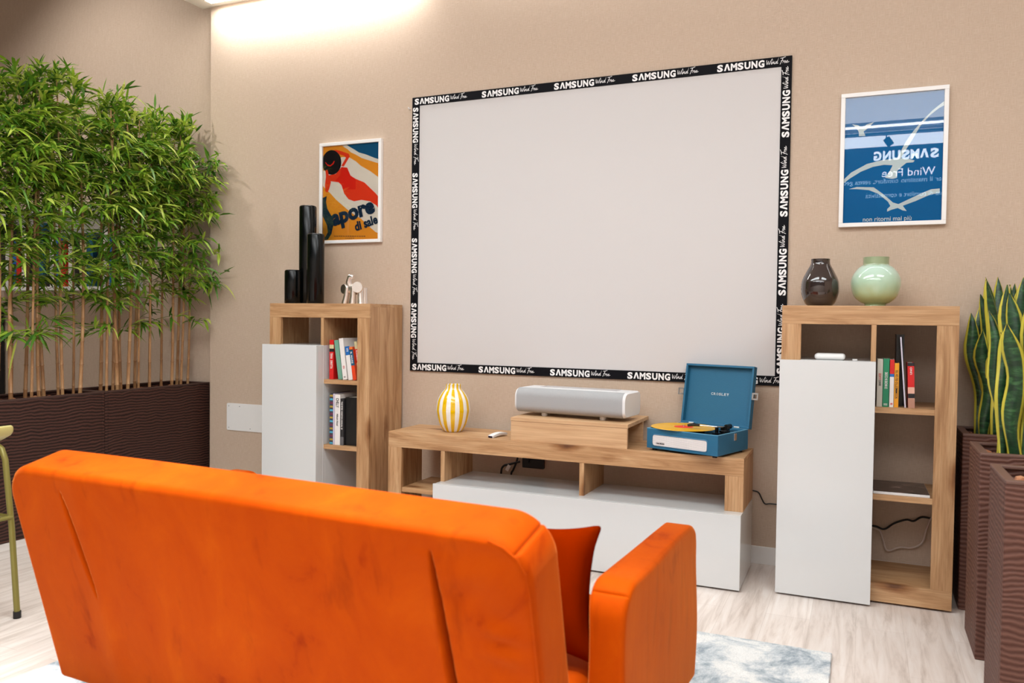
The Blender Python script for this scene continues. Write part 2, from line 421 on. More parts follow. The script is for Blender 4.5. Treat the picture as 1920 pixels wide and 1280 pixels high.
MB().tube([(0, 0, -.02), (0, 0, -.07)], .008).tube([(0.0, 0, -.07), (.05, .0, -.15)], .04, 16).build('lamp_head', BLACKM, t, smooth=True)

# ------------------------------------------------------------------ projection board
TX0, TX1, TZ0, TZ1, SW = -2.7343, -.3825, .9867, 2.7695, .054
t = thing('projection_board', 'large blank white projection board in a black lettered border on the wall', 'screen', (TX0, 0, TZ0))
W_, H_ = TX1-TX0, TZ1-TZ0
def scr():
    m, tt, b = nm('matt_screen_white'); b.inputs['Base Color'].default_value = lin((206, 202, 201)); b.inputs['Roughness'].default_value = .7
    mp = mapping(tt, (1, 1, 1)); n = noise(tt, mp.outputs[0], 300, 2); bumpn(tt, b, n.outputs['Fac'], .08, .001); return m
MB().box((SW*.8, -.008, SW*.8), (W_-SW*.8, -.002, H_-SW*.8)).build('screen', scr(), t)
mb = MB()
mb.box((0, -.012, 0), (W_, -.001, SW)).box((0, -.012, H_-SW), (W_, -.001, H_)).box((0, -.012, SW), (SW, -.001, H_-SW)).box((W_-SW, -.012, SW), (W_, -.001, H_-SW))
lx, lz = TX0, TZ0; X, Z = Vector((1, 0, 0)), Vector((0, 0, 1)); yy = -.0127
for k in range(5):
    x = -2.716-lx+.4845*k
    for zc in (H_-SW/2, SW/2):
        samsung(mb, (x, yy, zc-.0185), X, Z, .258, .037, 1)
        windfree(mb, (x+.262, yy, zc-.010), X, Z+X*.12, .118, .032, 1)
for k in range(4):
    z = 2.704-lz-.4245*k
    samsung(mb, (SW/2-.0185, yy, z), -Z, X, .232, .037, 1)
    windfree(mb, (SW/2-.010, yy, z-.236), -Z, X-Z*.12, .135, .032, 1)
    z = 2.333-lz-.4265*k
    samsung(mb, (W_-SW/2+.0185, yy, z), Z, -X, .258, .037, 1)
    windfree(mb, (W_-SW/2+.010, yy, z+.262), Z, -X+Z*.12, .118, .032, 1)
mb.build('border', [plain('black_border', (9, 9, 15), .7, spec=.15), plain('border_print_white', (238, 236, 236), .6)], t)
tag(MB().tube([(0, 0, 0), (0, -.02, 0), (0, -.025, .008)], .004, 8).build('wall_hook', WHITEM, loc=(-2.757, -.0, 2.70)), 'tiny white hook on the wall left of the projection board', 'hook')

# ------------------------------------------------------------------ posters
def poster(name, label, x0, z0, x1, z1, bg, mats, px, layers, extra=None):
    t = thing(name, label, 'poster', (x0, 0, z0)); W, H = x1-x0, z1-z0; fw = .021
    fr = MB()
    fr.box((0, -.03, 0), (W, -.001, fw)).box((0, -.03, H-fw), (W, -.001, H)).box((0, -.03, fw), (fw, -.001, H-fw)).box((W-fw, -.03, fw), (W, -.001, H-fw))
    fr.build('frame', plain('white_frame', (236, 234, 232), .35, vary=.01), t, bevel=.002)
    mb = MB(); mb.box((fw*.7, -.012, fw*.7), (W-fw*.7, -.003, H-fw*.7), 0)
    (ax, ay), (bx, by), (cx, cy), (dx, dy) = px     # TL TR BR BL of the print
    def uv(p):
        u = (p[0]-ax)/(bx-ax); top = ay+(by-ay)*u; bot = dy+(cy-dy)*u
        v = (p[1]-top)/(bot-top)
        return fw+min(1, max(0, u))*(W-2*fw), H-fw-min(1, max(0, v))*(H-2*fw)
    k = 0
    for mi, pts in layers:
        k += 1
        P = [uv(p) for p in pts]
        mb.poly([(x, -.012, z) for x, z in P], .0003+.00025*k, mi)
    if extra: extra(mb, uv, -.012-.0003-.00025*(k+2))
    mb.build('print', [bg]+mats, t)
    MB().box((fw*.8, -.022, fw*.8), (W-fw*.8, -.0205, H-fw*.8)).build('glass_pane', PANE, t)
    return t
NAVY = plain('print_navy', (22, 44, 66), .6, spec=.1); ORG = plain('print_orange', (236, 150, 40), .6, spec=.1); RED = plain('print_red', (232, 60, 26), .6, spec=.1)
RED2 = plain('print_red_deep', (224, 36, 16), .6, spec=.1); TEAL = plain('print_teal', (16, 84, 122), .6, spec=.1); PBLK = plain('print_black', (26, 20, 20), .6, spec=.1)
hat = [(530+68*math.cos(a), 238+88*math.sin(a)) for a in [2*math.pi*k/28 for k in range(28)]]
layersL = [
 (4, [(635, 113), (863, 92), (863, 217), (830, 207), (770, 182), (720, 167), (690, 147), (655, 127)]),
 (0+5, [(602, 117), (635, 113), (655, 126), (690, 146), (720, 166), (770, 181), (830, 206), (863, 216), (863, 246), (800, 226), (740, 206), (700, 182), (665, 166), (640, 142), (620, 131)]),
 (5, [(600, 200), (650, 200), (700, 230), (735, 262), (800, 300), (863, 348), (863, 745), (840, 735), (790, 690), (740, 640), (690, 610), (640, 572), (560, 502), (520, 457), (500, 440), (480, 420), (468, 405), (468, 300)]),
 (2, [(525, 155), (560, 148), (600, 158), (650, 176), (657, 195), (640, 225), (615, 268), (598, 262), (630, 205), (618, 190), (590, 182), (560, 168)]),
 (2, [(510, 330), (560, 320), (600, 270), (640, 275), (662, 330), (700, 355), (760, 380), (800, 420), (840, 460), (863, 490), (863, 575), (845, 545), (800, 515), (740, 505), (690, 515), (650, 500), (620, 460), (600, 400), (580, 380), (520, 372), (512, 350)]),
 (3, [(600, 270), (640, 275), (665, 335), (700, 355), (700, 430), (615, 430), (600, 395), (580, 375), (555, 370), (590, 330)]),
 (6, [(max(468, x), z) for x, z in hat]),
 (2, [(485, 295), (500, 290), (510, 330), (525, 380), (512, 430), (500, 455), (485, 445), (482, 400), (490, 340)]),
 (3, [(483, 240), (500, 262), (520, 267), (543, 250), (552, 228), (546, 228), (537, 244), (520, 258), (500, 252), (487, 236)]),
 (1, [(468, 492), (495, 480), (490, 520), (500, 570), (535, 630), (543, 690), (530, 750), (505, 790), (476, 797), (471, 772), (490, 770), (505, 740), (500, 690), (468, 620)]),
]
def extraL(mb, uv, y):
    def ln(p0, p1, txt, h, mi, bold):
        a = Vector(uv(p0)); b = Vector(uv(p1)); d = (b-a); L = d.length; d.normalize(); n = Vector((-d.y, d.x))
        put_text(mb, txt, (a.x, y, a.y), (d.x, 0, d.y), (n.x, 0, n.y), width=L, height=h, mi=mi, bold=bold)
    ln((540, 690), (838, 588), 'apore', .074, 1, .05); ln((703, 728), (858, 668), 'di sale', .060, 1, .04)
    for k in range(14): # one line of tiny unreadable print
        a = uv((552+16*k, 767)); mb.box((a[0], y, a[1]), (a[0]+.011, y+.0003, a[1]+.004), 1)
    for k in range(5):
        a = uv((632+13*k, 781)); mb.box((a[0], y, a[1]), (a[0]+.008, y+.0003, a[1]+.003), 1)
poster('framed_poster', 'framed orange beach poster of a sunbather in a black hat above the left cabinet', -3.4592, 1.8364, -2.9607, 2.523,
       ORG, [NAVY, RED, RED2, TEAL, CREAM, PBLK], ((468, 128), (863, 92), (863, 785), (475, 800)), layersL, extraL)
BLUE = plain('print_blue', (0, 106, 166), .6, spec=.1); GULL = plain('print_pale_grey', (214, 226, 224), .6, spec=.1)
layersR = [
 (1, [(985, 205), (985, 240), (945, 262), (870, 325), (800, 410), (745, 510), (700, 585), (655, 665), (625, 680), (640, 635), (690, 535), (750, 445), (825, 355), (900, 275)]),
 (1, [(765, 682), (755, 697), (700, 702), (660, 735), (625, 770), (628, 822), (590, 832), (530, 822), (562, 780), (590, 722), (520, 718), (430, 735), (330, 775), (240, 830), (182, 868), (182, 838), (250, 782), (380, 712), (500, 682), (640, 664), (720, 672)]),
 (1, [(235, 915), (300, 898), (440, 900), (520, 955), (600, 1022), (645, 1035), (700, 1008), (820, 950), (900, 915), (968, 908), (968, 945), (900, 955), (780, 1010), (680, 1048), (712, 1090), (680, 1085), (640, 1066), (590, 1080), (555, 1095), (555, 1075), (580, 1050), (560, 1015), (480, 952), (400, 922), (300, 915)]),
 (1, [(250, 395), (300, 402), (335, 425), (370, 395), (430, 375), (375, 430), (345, 452), (362, 487), (308, 490), (305, 455), (285, 425)]),
]
def extraR(mb, uv, y):
    a = uv((357, 1176)); b = uv((752, 1166))
    put_text(mb, 'non ritorni mai pi\u00f9', (a[0], y, a[1]), (1, 0, 0), (0, 0, 1), width=b[0]-a[0], height=.0215, mi=1, bold=.012)
poster('framed_poster', 'framed blue poster of pale flying seagulls above the right cabinet', -.1316, 1.838, .3697, 2.5327,
       BLUE, [GULL], ((190, 190), (985, 115), (965, 1165), (172, 1192)), layersR, extraR)

# ------------------------------------------------------------------ cabinets
T9 = .0901
def post(x0, x1, D, z0, z1, flip=False, name='side_panel', parent=None):
    # wide front batten on a thin outer sheet: an L in plan
    sh, ba = .018, .022; top = z1+T9-.0201+.0004
    P = [(0, z0), (D, z0), (D, top), (ba, top), (ba, z1), (0, z1)]
    xs = x1-sh if flip else x0
    mb = MB().poly([(xs, y, z) for y, z in P], sh, axis=(1, 0, 0))
    mb.box((x0, 0, z0), (xs, ba, z1)) if flip else mb.box((x0+sh, 0, z0), (x1, ba, z1))
    return mb.build(name, WZ, parent)
def top_slab(W, D, H, T, parent):
    sh, ba = .020, .022
    P = [(0, H), (0, H-T), (ba, H-T), (ba, H-sh), (D, H-sh), (D, H)]
    return MB().poly([(0, y, z) for y, z in P], W, axis=(1, 0, 0)).build('top_panel', WX, parent, bevel=.0008)
T9, HW, HH = .0901, .7725, 1.4179
def highboard(label, x0, yf, yb, carc_right=True):
    t = thing('tall_cabinet', label, 'cabinet', (x0, yf, 0)); D = yb-yf; e = .0004
    top_slab(HW, D, HH, T9, t)
    post(0, T9, D, .01, HH-T9-e, parent=t)
    post(HW-T9, HW, D, .01+T9, HH-T9-e, True, parent=t)
    MB().box((T9+e, 0, .01), (HW, D, .01+T9-e)).build('bottom_panel', WX, t, bevel=.001)
    for x in (.03, HW-.07):
        MB().box((x, .03, 0), (x+.04, .07, .0099)).build('foot', BLACKM, t); MB().box((x, D-.07, 0), (x+.04, D-.03, .0099)).build('foot', BLACKM, t)
    dv, zb, p = .4276, 1.1532, .0728
    MB().box((dv-.022, .0225, zb+e), (dv, D-.005, HH-.0205)).build('divider', WZ, t)
    MB().box((dv-.022, .002, zb+e), (dv, .0220, HH-T9-e)).build('divider', WZ, t)
    # white box body in front of and inside the frame
    MB().box((.004, -p+.020, .012), (dv-.001, -.0006, zb-.002)).box((T9+e, -.0006, .01+T9+e), (dv, .023, zb)).box((.0185, .023, .01+T9+e), (dv, D-.005, zb)).build('white_body', WHITE, t, bevel=.0008)
    MB().box((0, -p, .010), (dv, -p+.018, zb)).build('door', WHITE, t, bevel=.0012)
    for z in (.9368, .5214):
        MB().poly([(x, y, z-.027) for x, y in ((dv+e, .006), (HW-T9-e, .006), (HW-T9-e, .0224), (HW-.0185, .0224), (HW-.0185, D-.005), (dv+e, D-.005))], .027, axis=(0, 0, 1)).build('shelf', WX, t)
    return t
highboard('tall oak cabinet with white door right of the board, under the blue poster', -.369, -.422, -.02)
highboard('tall oak cabinet with white door left of the board, beside the bamboo', -3.5638, -.4028, -.0201)

BX0, BX1, BYF, BYB, BZ, BT, BP, BZB = -2.6023, -.5304, -.4782, -.1043, .6513, .091, .0792, .3813
t = thing('tv_bench', 'low wide oak media bench with a long white drawer box below the board', 'cabinet', (BX0, BYF, 0))
W_, D_ = BX1-BX0, BYB-BYF; xl = -2.2527-BX0; e = .0004
top_slab(W_, D_, BZ, BT, t)
post(0, BT, D_, .01, BZ-BT-e, parent=t)
post(W_-BT, W_, D_, BZB+e, BZ-BT-e, True, parent=t)
MB().box((BT+e, .008, .294), (xl+.006, D_-.005, .321)).build('shelf', WX, t)
MB().box((BT+e, .008, .01), (xl+.006, D_-.005, .06)).build('bottom_panel', WX, t)
for x in (.0069, .859-.0):
    MB().box((xl+x, .002, BZB+e), (xl+x+.0255, D_-.003, BZ-BT-e)).build('divider', WZ, t)
MB().box((xl+.0065, -BP+.020, .012), (W_, D_, BZB)).build('white_body', WHITE, t, bevel=.0008)
MB().box((xl, -BP, .010), (W_, -BP+.018, BZB)).build('drawer_front', WHITE, t, bevel=.0012)
for x in (.05, xl+.05, W_-.09):
    MB().box((x, .03, 0), (x+.04, .07, .0099)).build('foot', BLACKM, t); MB().box((x, D_-.07, 0), (x+.04, D_-.03, .0099)).build('foot', BLACKM, t)

# riser shelf and projector
t = thing('riser_shelf', 'light wood riser on the media bench carrying the projector', 'shelf', (-1.8075, -.4683, BZ))
MB().box((0, 0, .1115), (.677, .450, .131)).build('top_board', WL, t, bevel=.0008)
MB().box((.001, .002, 0), (.674, .020, .1105)).build('front_board', WL, t, bevel=.0008)
MB().box((.001, .330, 0), (.674, .348, .1105)).build('rear_board', WL, t, bevel=.0008)
t = thing('projector', 'white short-throw projector with grey fabric front on the wood riser', 'projector', (-1.83, -.365, BZ+.131), math.radians(-4.6))
PWI, PDE, PH, PZ = .668, .262, .137, .021
def prof(inset=0):
    P = []
    y0, y1, z0, z1 = inset, PDE-inset, PZ+inset, PZ+PH-inset
    for cx, cz, rr, a in ((y1-.03, z0+.03, .03, -90), (y1-.03, z1-.03, .03, 0), (y0+.045, z1-.045, .045, 90), (y0+.04, z0+.04, .04, 180)):
        for k in range(9):
            th = math.radians(a+90*k/8); P.append((cx+rr*math.cos(th), cz+rr*math.sin(th)))
    return P
mb = MB(); P = prof(); n = len(P)
mb.add([(x, y, z) for x in (.012, PWI-.012) for y, z in P], [(i, (i+1) % n, n+(i+1) % n, n+i) for i in range(n)]+[tuple(range(n-1, -1, -1)), tuple(range(n, 2*n))])
o = mb.build('body', plain('projector_white', (230, 230, 231), .35, vary=.01), t, smooth=True)
def fabric_m():
    m, tt, b = nm('woven_grey_fabric'); mp = mapping(tt, (700, 700, 700)); n_ = noise(tt, mp.outputs[0], 1, 2)
    r = ramp(tt, [(.3, (150, 151, 153)), (.7, (176, 176, 177))], n_.outputs['Fac']); tt.links.new(r.outputs[0], b.inputs['Base Color'])
    b.inputs['Roughness'].default_value = .85; bumpn(tt, b, n_.outputs['Fac'], .4, .0015); return m
FAB = fabric_m()
# fabric wraps the front: profile points on the front half, pushed out slightly
fp = [(y, z) for y, z in P if y < .06]
fp = sorted(fp, key=lambda q: math.atan2(q[1]-(PZ+PH/2), -(q[0]-.09)))
mb = MB(); q = [(.02, .0, 0)]; 
def outw(y, z, d):
    c = Vector((.09, PZ+PH/2)); v = Vector((y, z))-c; v = v.normalized()*d; return y+v.x, z+v.y
lo = [outw(y, z, .0015) for y, z in fp]
nn = len(lo)
mb.add([(x, y, z) for x in (.013, PWI-.013) for y, z in lo], [(i, i+1, nn+i+1, nn+i) for i in range(nn-1)])
mb.build('fabric_front', FAB, t, smooth=True)
for x0_, x1_ in ((0, .0125), (PWI-.0125, PWI)):
    mb = MB(); Pa = prof(.0); Pb = prof(.006)
    inner, outer = (x1_, x0_) if x0_ == 0 else (x0_, x1_)
    mb.add([(inner, y, z) for y, z in Pa]+[(outer, y, z) for y, z in Pb], [(i, (i+1) % n, n+(i+1) % n, n+i) for i in range(n)]+[tuple(range(n-1, -1, -1)), tuple(range(n, 2*n))])
    mb.build('end_cap', plain('projector_white', (230, 230, 231), .35), t, smooth=True)
MB().box((.10, .13, PZ+PH+.0002), (PWI-.10, .23, PZ+PH+.002)).build('lens_window', plain('frosted_top', (200, 198, 200), .25), t)
for x in (.16, PWI-.15):
    for y in (.07, .2): MB().lathe([(0, 0), (.016, 0), (.018, .004), (.018, PZ+.004), (0, PZ+.004)], 20).build('foot', WHITEM, t, smooth=True, loc=(x, y, 0))

# remote
t = thing('remote_control', 'small white remote control lying on the media bench by the striped vase', 'remote', (-1.93, -.37, BZ), math.radians(-12))
mb = MB()
for i in range(11):
    pass
prf = []
N = 12
for i in range(N+1):
    y = -.07+.14*i/N; c = .004+.010*(1-((y-.01)/.075)**2) if abs(y-.01) < .075 else .004
    prf.append((y, max(.001, c-.004), c+.010))
vs = []
for y, zl, zh in prf: vs += [(-.018, y, zl), (.018, y, zl), (.018, y, zh), (-.018, y, zh)]
fs = [(0, 1, 2, 3), tuple(4*N+k for k in (3, 2, 1, 0))]
for i in range(N):
    for k in range(4): fs.append((4*i+k, 4*i+(k+1) % 4, 4*i+4+(k+1) % 4, 4*i+4+k))
mb.add(vs, fs); mb.build('body', WHITEM, t, bevel=.0015)
MB().box((-.015, -.0725, .002), (.013, -.0702, .011)).build('ir_window', plain('ir_dark', (20, 10, 40), .2), t)

# striped vase
def vase_profile(pts, n=40, wall=.004):
    P = []
    for i in range(len(pts)-1):
        p0 = pts[max(i-1, 0)]; p1 = pts[i]; p2 = pts[i+1]; p3 = pts[min(i+2, len(pts)-1)]
        m = max(2, n//(len(pts)-1))
        for k in range(m):
            s = k/m
            f = lambda a, b, c, d: .5*((2*b)+(-a+c)*s+(2*a-5*b+4*c-d)*s*s+(-a+3*b-3*c+d)*s**3)
            P.append((max(.001, f(p0[0], p1[0], p2[0], p3[0])), f(p0[1], p1[1], p2[1], p3[1])))
    P.append(pts[-1])
    inner = [(max(.001, r-wall), z) for r, z in reversed(P) if z > pts[0][1]+.01]
    return [(0.0005, pts[0][1])]+P+inner+[(.0005, pts[0][1]+.012)]
pf = vase_profile([(.050, 0), (.064, .012), (.088, .055), (.1025, .115), (.1035, .145), (.094, .195), (.069, .238), (.052, .256), (.048, .272), (.050, .286)])
YEL = plain('glazed_yellow', (226, 180, 10), .12, coat=.5, vary=.03); CER = plain('glazed_white', (236, 232, 226), .12, coat=.5, vary=.01)
o = MB().lathe(pf, 96, mifn=lambda k, i: 1 if ((k+3) % 8) < 4 else 0).build('striped_vase', [CER, YEL], smooth=True, loc=(-2.262, -.295, BZ), angle=60)
tag(o, 'yellow and white striped vase on the left end of the media bench', 'vase')

# ------------------------------------------------------------------ record player
ax, ay, aa = -1.03723, -.4283, math.radians(-17.875)
t = thing('record_player', 'blue suitcase record player with open lid on the right end of the bench', 'record player', (ax, ay, BZ), aa)
w_, d_, h_, z0 = .4086, .3403, .1047, .012
mb = MB()
mb.box((0, 0, z0), (w_, .008, z0+h_)).box((0, d_-.008, z0), (w_, d_, z0+h_)).box((0, .008, z0), (.008, d_-.008, z0+h_)).box((w_-.008, .008, z0), (w_, d_-.008, z0+h_)).box((.008, .008, z0), (w_-.008, d_-.008, z0+.01))
mb.build('base', NAVYLEATHER, t, bevel=.002)
mb = MB()
mb.box((.0, .0, z0+h_-.002), (w_, .007, z0+h_+.0008)).box((0, d_-.007, z0+h_-.002), (w_, d_, z0+h_+.0008)).box((0, .007, z0+h_-.002), (.007, d_-.007, z0+h_+.0008)).box((w_-.007, .007, z0+h_-.002), (w_, d_-.007, z0+h_+.0008))
mb.build('edge_trim', plain('pale_blue_edge', (96, 156, 188), .4), t)
MB().box((.009, .009, z0+h_-.03), (w_-.009, d_-.009, z0+h_-.012)).build('deck', BLACK, t)
def grille_m():
    m, tt, b = nm('speaker_cloth')
    mp = mapping(tt, (1, 1, 1)); 
    sx = tt.nodes.new('ShaderNodeSeparateXYZ'); tt.links.new(mp.outputs[0], sx.inputs[0])
    outs = []
    for ch in (0, 2):
        mu = tt.nodes.new('ShaderNodeMath'); mu.operation = 'MULTIPLY'; mu.inputs[1].default_value = 2*math.pi/.0062; tt.links.new(sx.outputs[ch], mu.inputs[0])
        si = tt.nodes.new('ShaderNodeMath'); si.operation = 'SINE'; tt.links.new(mu.outputs[0], si.inputs[0]); outs.append(si)
    mi = tt.nodes.new('ShaderNodeMath'); mi.operation = 'MINIMUM'; tt.links.new(outs[0].outputs[0], mi.inputs[0]); tt.links.new(outs[1].outputs[0], mi.inputs[1])
    r = ramp(tt, [(.0, (232, 226, 224)), (.55, (70, 66, 66))], mi.outputs[0])
    tt.links.new(r.outputs[0], b.inputs['Base Color']); b.inputs['Roughness'].default_value = .9; return m
mb = MB(); mb.poly([(x, -.0002, z) for x, z in rounded_rect(.036, z0+.016, .352, z0+.074, .014)], .0022, 0)
g = mb.build('speaker_grille', grille_m(), t)
mb = MB(); out = rounded_rect(.032, z0+.012, .356, z0+.078, .018, 8); inn = rounded_rect(.037, z0+.017, .351, z0+.073, .013, 8); n = len(out)
mb.add([(x, -.0004, z) for x, z in out]+[(x, -.004, z) for x, z in inn]+[(x, -.0004, z) for x, z in inn], [(i, (i+1) % n, n+(i+1) % n, n+i) for i in range(n)]+[(n+i, n+(i+1) % n, 2*n+(i+1) % n, 2*n+i) for i in range(n)])
mb.build('grille_surround', NAVYLEATHER, t, smooth=True)
mb = MB(); put_text(mb, 'CROSLEY', (.058, -.0030, z0+.026), (1, 0, 0), (0, 0, 1), width=.052, height=.008, mi=0, bold=.05); mb.build('grille_badge', PBLK, t)
# platter, spindle
ci, cj, cr = .133, .151, .171
MB().lathe([(0.001, 0), (.11, 0), (.11, .014), (.001, .014)], 48).build('platter', BLACKM, t, loc=(ci, cj, z0+h_-.0118), smooth=True)
# tonearm
mb = MB(); bx, by, bz = .345, .20, z0+h_-.012
mb.lathe([(.001, 0), (.028, 0), (.028, .012), (.02, .016), (.001, .016)], 24, c=(bx, by, bz)); mb.box((bx-.018, by-.012, bz+.016), (bx+.018, by+.02, bz+.034)); mb.tube([(bx, by+.06, bz+.03), (bx, by+.015, bz+.03)], .013, 16)
mb.box((bx-.02, by-.1, bz), (bx+.012, by-.06, bz+.008)).box((bx-.028, by-.055, bz), (bx-.015, by-.04, bz+.03))
mb.build('tonearm_base', BLACK, t, smooth=True)
MB().tube([(bx, by, bz+.031), (bx-.02, by-.05, bz+.034), (bx-.115, by-.075, bz+.036)], .0035, 10).build('tonearm', CHROME, t, smooth=True)
MB().tube([(bx-.105, by-.073, bz+.036), (bx-.135, by-.08, bz+.038), (bx-.165, by-.092, bz+.032)], [.006, .009, .007], 10).build('cartridge', BLACK, t, smooth=True)
# side clasp receiver
MB().box((w_, .175, z0+.062), (w_+.004, .20, z0+.098)).build('clasp_plate', CHROME, t, bevel=.001)
# lid
LH, LD, LW, th = .333, .036, .4053, .166
lid = bpy.data.objects.new('lid', None)
def lidpt(i, s, b): # b depth towards wall
    return (i, .3415+s*math.sin(th)+b*math.cos(th), .012+.1061+s*math.cos(th)-b*math.sin(th))
mb = MB()
def lbox(i0, i1, s0, s1, b0, b1):
    c = [lidpt(i, s, b) for s in (s0, s1) for (i, b) in ((i0, b0), (i1, b0), (i1, b1), (i0, b1))]
    mb.add(c, [(0, 3, 2, 1), (4, 5, 6, 7), (0, 1, 5, 4), (1, 2, 6, 5), (2, 3, 7, 6), (3, 0, 4, 7)])
i0, i1 = .0056, .4109
lbox(i0, i1, 0, LH, LD-.006, LD); lbox(i0, i1, 0, .012, 0, LD-.006); lbox(i0, i1, LH-.012, LH, 0, LD-.006); lbox(i0, i0+.012, .012, LH-.012, 0, LD-.006); lbox(i1-.012, i1, .012, LH-.012, 0, LD-.006)
lido = mb.build('lid', NAVYLEATHER, t, bevel=.002)
mb = MB(); a = Vector(lidpt(.16, .168, LD-.0068)); up = (Vector(lidpt(0, 1, 0))-Vector(lidpt(0, 0, 0)))
for ki, ch in enumerate('CROSLEY'): put_text(mb, ch, a+Vector((.0155*ki, 0, 0)), (1, 0, 0), up, width=.0128, height=.0135, mi=0, bold=.03); mb.build('lid_lettering', plain('silver_print', (226, 232, 236), .4), lido)
for side, sx in ((i1, 1), (i0, -1)):
    mb = MB()
    for (s0, s1, o0, o1) in ((.155, .163, 0, .034), (.185, .193, 0, .034), (.155, .193, 0, .008), (.155, .193, .027, .034)):
        c = [lidpt(side+sx*o, s, b) for s in (s0, s1) for (o, b) in ((o0, .0), (o1, .0), (o1, .004), (o0, .004))]
        mb.add(c, [(0, 3, 2, 1), (4, 5, 6, 7), (0, 1, 5, 4), (1, 2, 6, 5), (2, 3, 7, 6), (3, 0, 4, 7)])
    mb.build('clasp_latch', CHROME, lido)
for x in (.06, w_-.08):
    MB().tube([(x, d_-.001, z0+h_+.004), (x+.03, d_-.001, z0+h_+.004)], .005, 10).build('hinge', CHROME, t, smooth=True)
for x, y in ((.03, .03), (w_-.03, .03), (.03, d_-.03), (w_-.03, d_-.03)):
    MB().lathe([(.001, 0), (.012, 0), (.012, z0), (.001, z0)], 16, c=(x, y, 0)).build('foot', BLACKM, t)
cw = Vector((ax, ay, BZ))+Matrix.Rotation(aa, 3, 'Z') @ Vector((ci, cj, z0+h_+.0024))
t = thing('vinyl_record', 'yellow vinyl record lying on the blue record player', 'record', cw, 0)
pr = [(.001, 0), (cr, 0), (cr+.001, .001), (cr, .002)]+[(cr-.004-.002*k, .002+(.0004 if k % 2 else 0)) for k in range(56)]+[(.05, .002), (.001, .002)]
MB().lathe(pr, 96).build('disc', plain('yellow_vinyl', (238, 178, 8), .22, vary=.02), t, smooth=True)
MB().lathe([(.004, .0022), (.05, .0022), (.05, .0026), (.004, .0026)], 48).build('label_disc', plain('red_label', (226, 52, 16), .5), t)
MB().lathe([(.001, 0), (.0036, 0), (.0036, .012), (.001, .013)], 12).build('spindle_hole', CHROME, t)

# ------------------------------------------------------------------ things on the cabinets
CT = HH
XMID, XLOW = -3.26, -3.467
for nme, lab, x, y, r, h in (('tall_tube', 'tallest of the three black cylinder vases on the left cabinet', -3.412, -.21, .0565, .652),
                             ('mid_tube', 'middle-height black cylinder vase in front, right of the tallest', XMID, -.325, .0555, .450),
                             ('low_tube', 'shortest black cylinder vase at the left end of the left cabinet', XLOW, -.29, .0555, .222)):
    y_ = y
    o = MB().lathe([(.001, 0), (r-.003, 0), (r, .004), (r, h-.01), (r-.003, h-.003), (r-.008, h), (r-.014, h-.004), (r-.014, h-.05), (.001, h-.05)], 48).build('cylinder_vase', plain('black_lacquer', (5, 7, 7), .2, vary=.02, spec=.3), smooth=True, loc=(x, y_, CT), angle=50)
    tag(o, lab, 'vase')
t = thing('chrome_figurine', 'small polished silver animal figurine on the left cabinet', 'figurine', (-2.985, -.27, CT))
SIL = plain('warm_silver', (244, 236, 230), .28, metal=1, vary=.03, scale=60, bump=.3)
mb = MB(); mb.add(*(lambda vf: ([Vector(v)*1 for v in vf[0]], vf[1]))(rbox((.11, .07, .07), .032, (2, 2, 2), 5)))
mb.build('body', SIL, t, smooth=True, loc=(-.005, 0, .095), angle=80)
for x, y, dx in ((-.05, -.02, -.02), (.002, -.03, -.008), (.046, -.02, .004), (-.04, .03, -.012), (.045, .03, 0)):
    MB().tube([(x, y, .105), (x+dx*.4, y, .05), (x+dx, y, 0)], [.02, .019, .023], 14).build('leg', SIL, t, smooth=True)
MB().tube([(-.03, -.01, .10), (-.045, -.015, .14), (-.03, -.02, .175), (-.004, -.02, .172)], [.022, .02, .018, .013], 14).build('neck', SIL, t, smooth=True)
MB().tube([(.075-.03, -.048, .105), (.075-.027, -.058, .105)], [.036, .034], 28).build('disc', SIL, t, smooth=True)
MB().tube([(-.075, -.02, .095), (-.078, -.028, .095)], [.032, .030], 24).build('disc', SIL, t, smooth=True)

def smoke():
    m, tt, b = nm('smoked_glass'); b.inputs['Base Color'].default_value = lin((150, 132, 126)); b.inputs['Transmission Weight'].default_value = .93
    b.inputs['Roughness'].default_value = .03; b.inputs['IOR'].default_value = 1.45; return m
pf = vase_profile([(.052, 0), (.072, .016), (.0895, .065), (.0905, .108), (.085, .138), (.065, .180), (.049, .210), (.0455, .226), (.046, .240)], 42, .005)
o = MB().lathe(pf, 64).build('glass_vase', plain('smoked_brown_glaze', (62, 50, 47), .06, coat=1, trans=.35, ior=1.45, vary=.05), smooth=True, loc=(-.206, -.225, CT), angle=60)
tag(o, 'smoky brown glass vase on the left of the right cabinet top', 'vase')
pf = vase_profile([(.050, 0), (.049, .012), (.070, .022), (.100, .052), (.115, .108), (.108, .152), (.084, .188), (.064, .204), (.060, .210), (.060, .228), (.061, .244)], 44, .005)
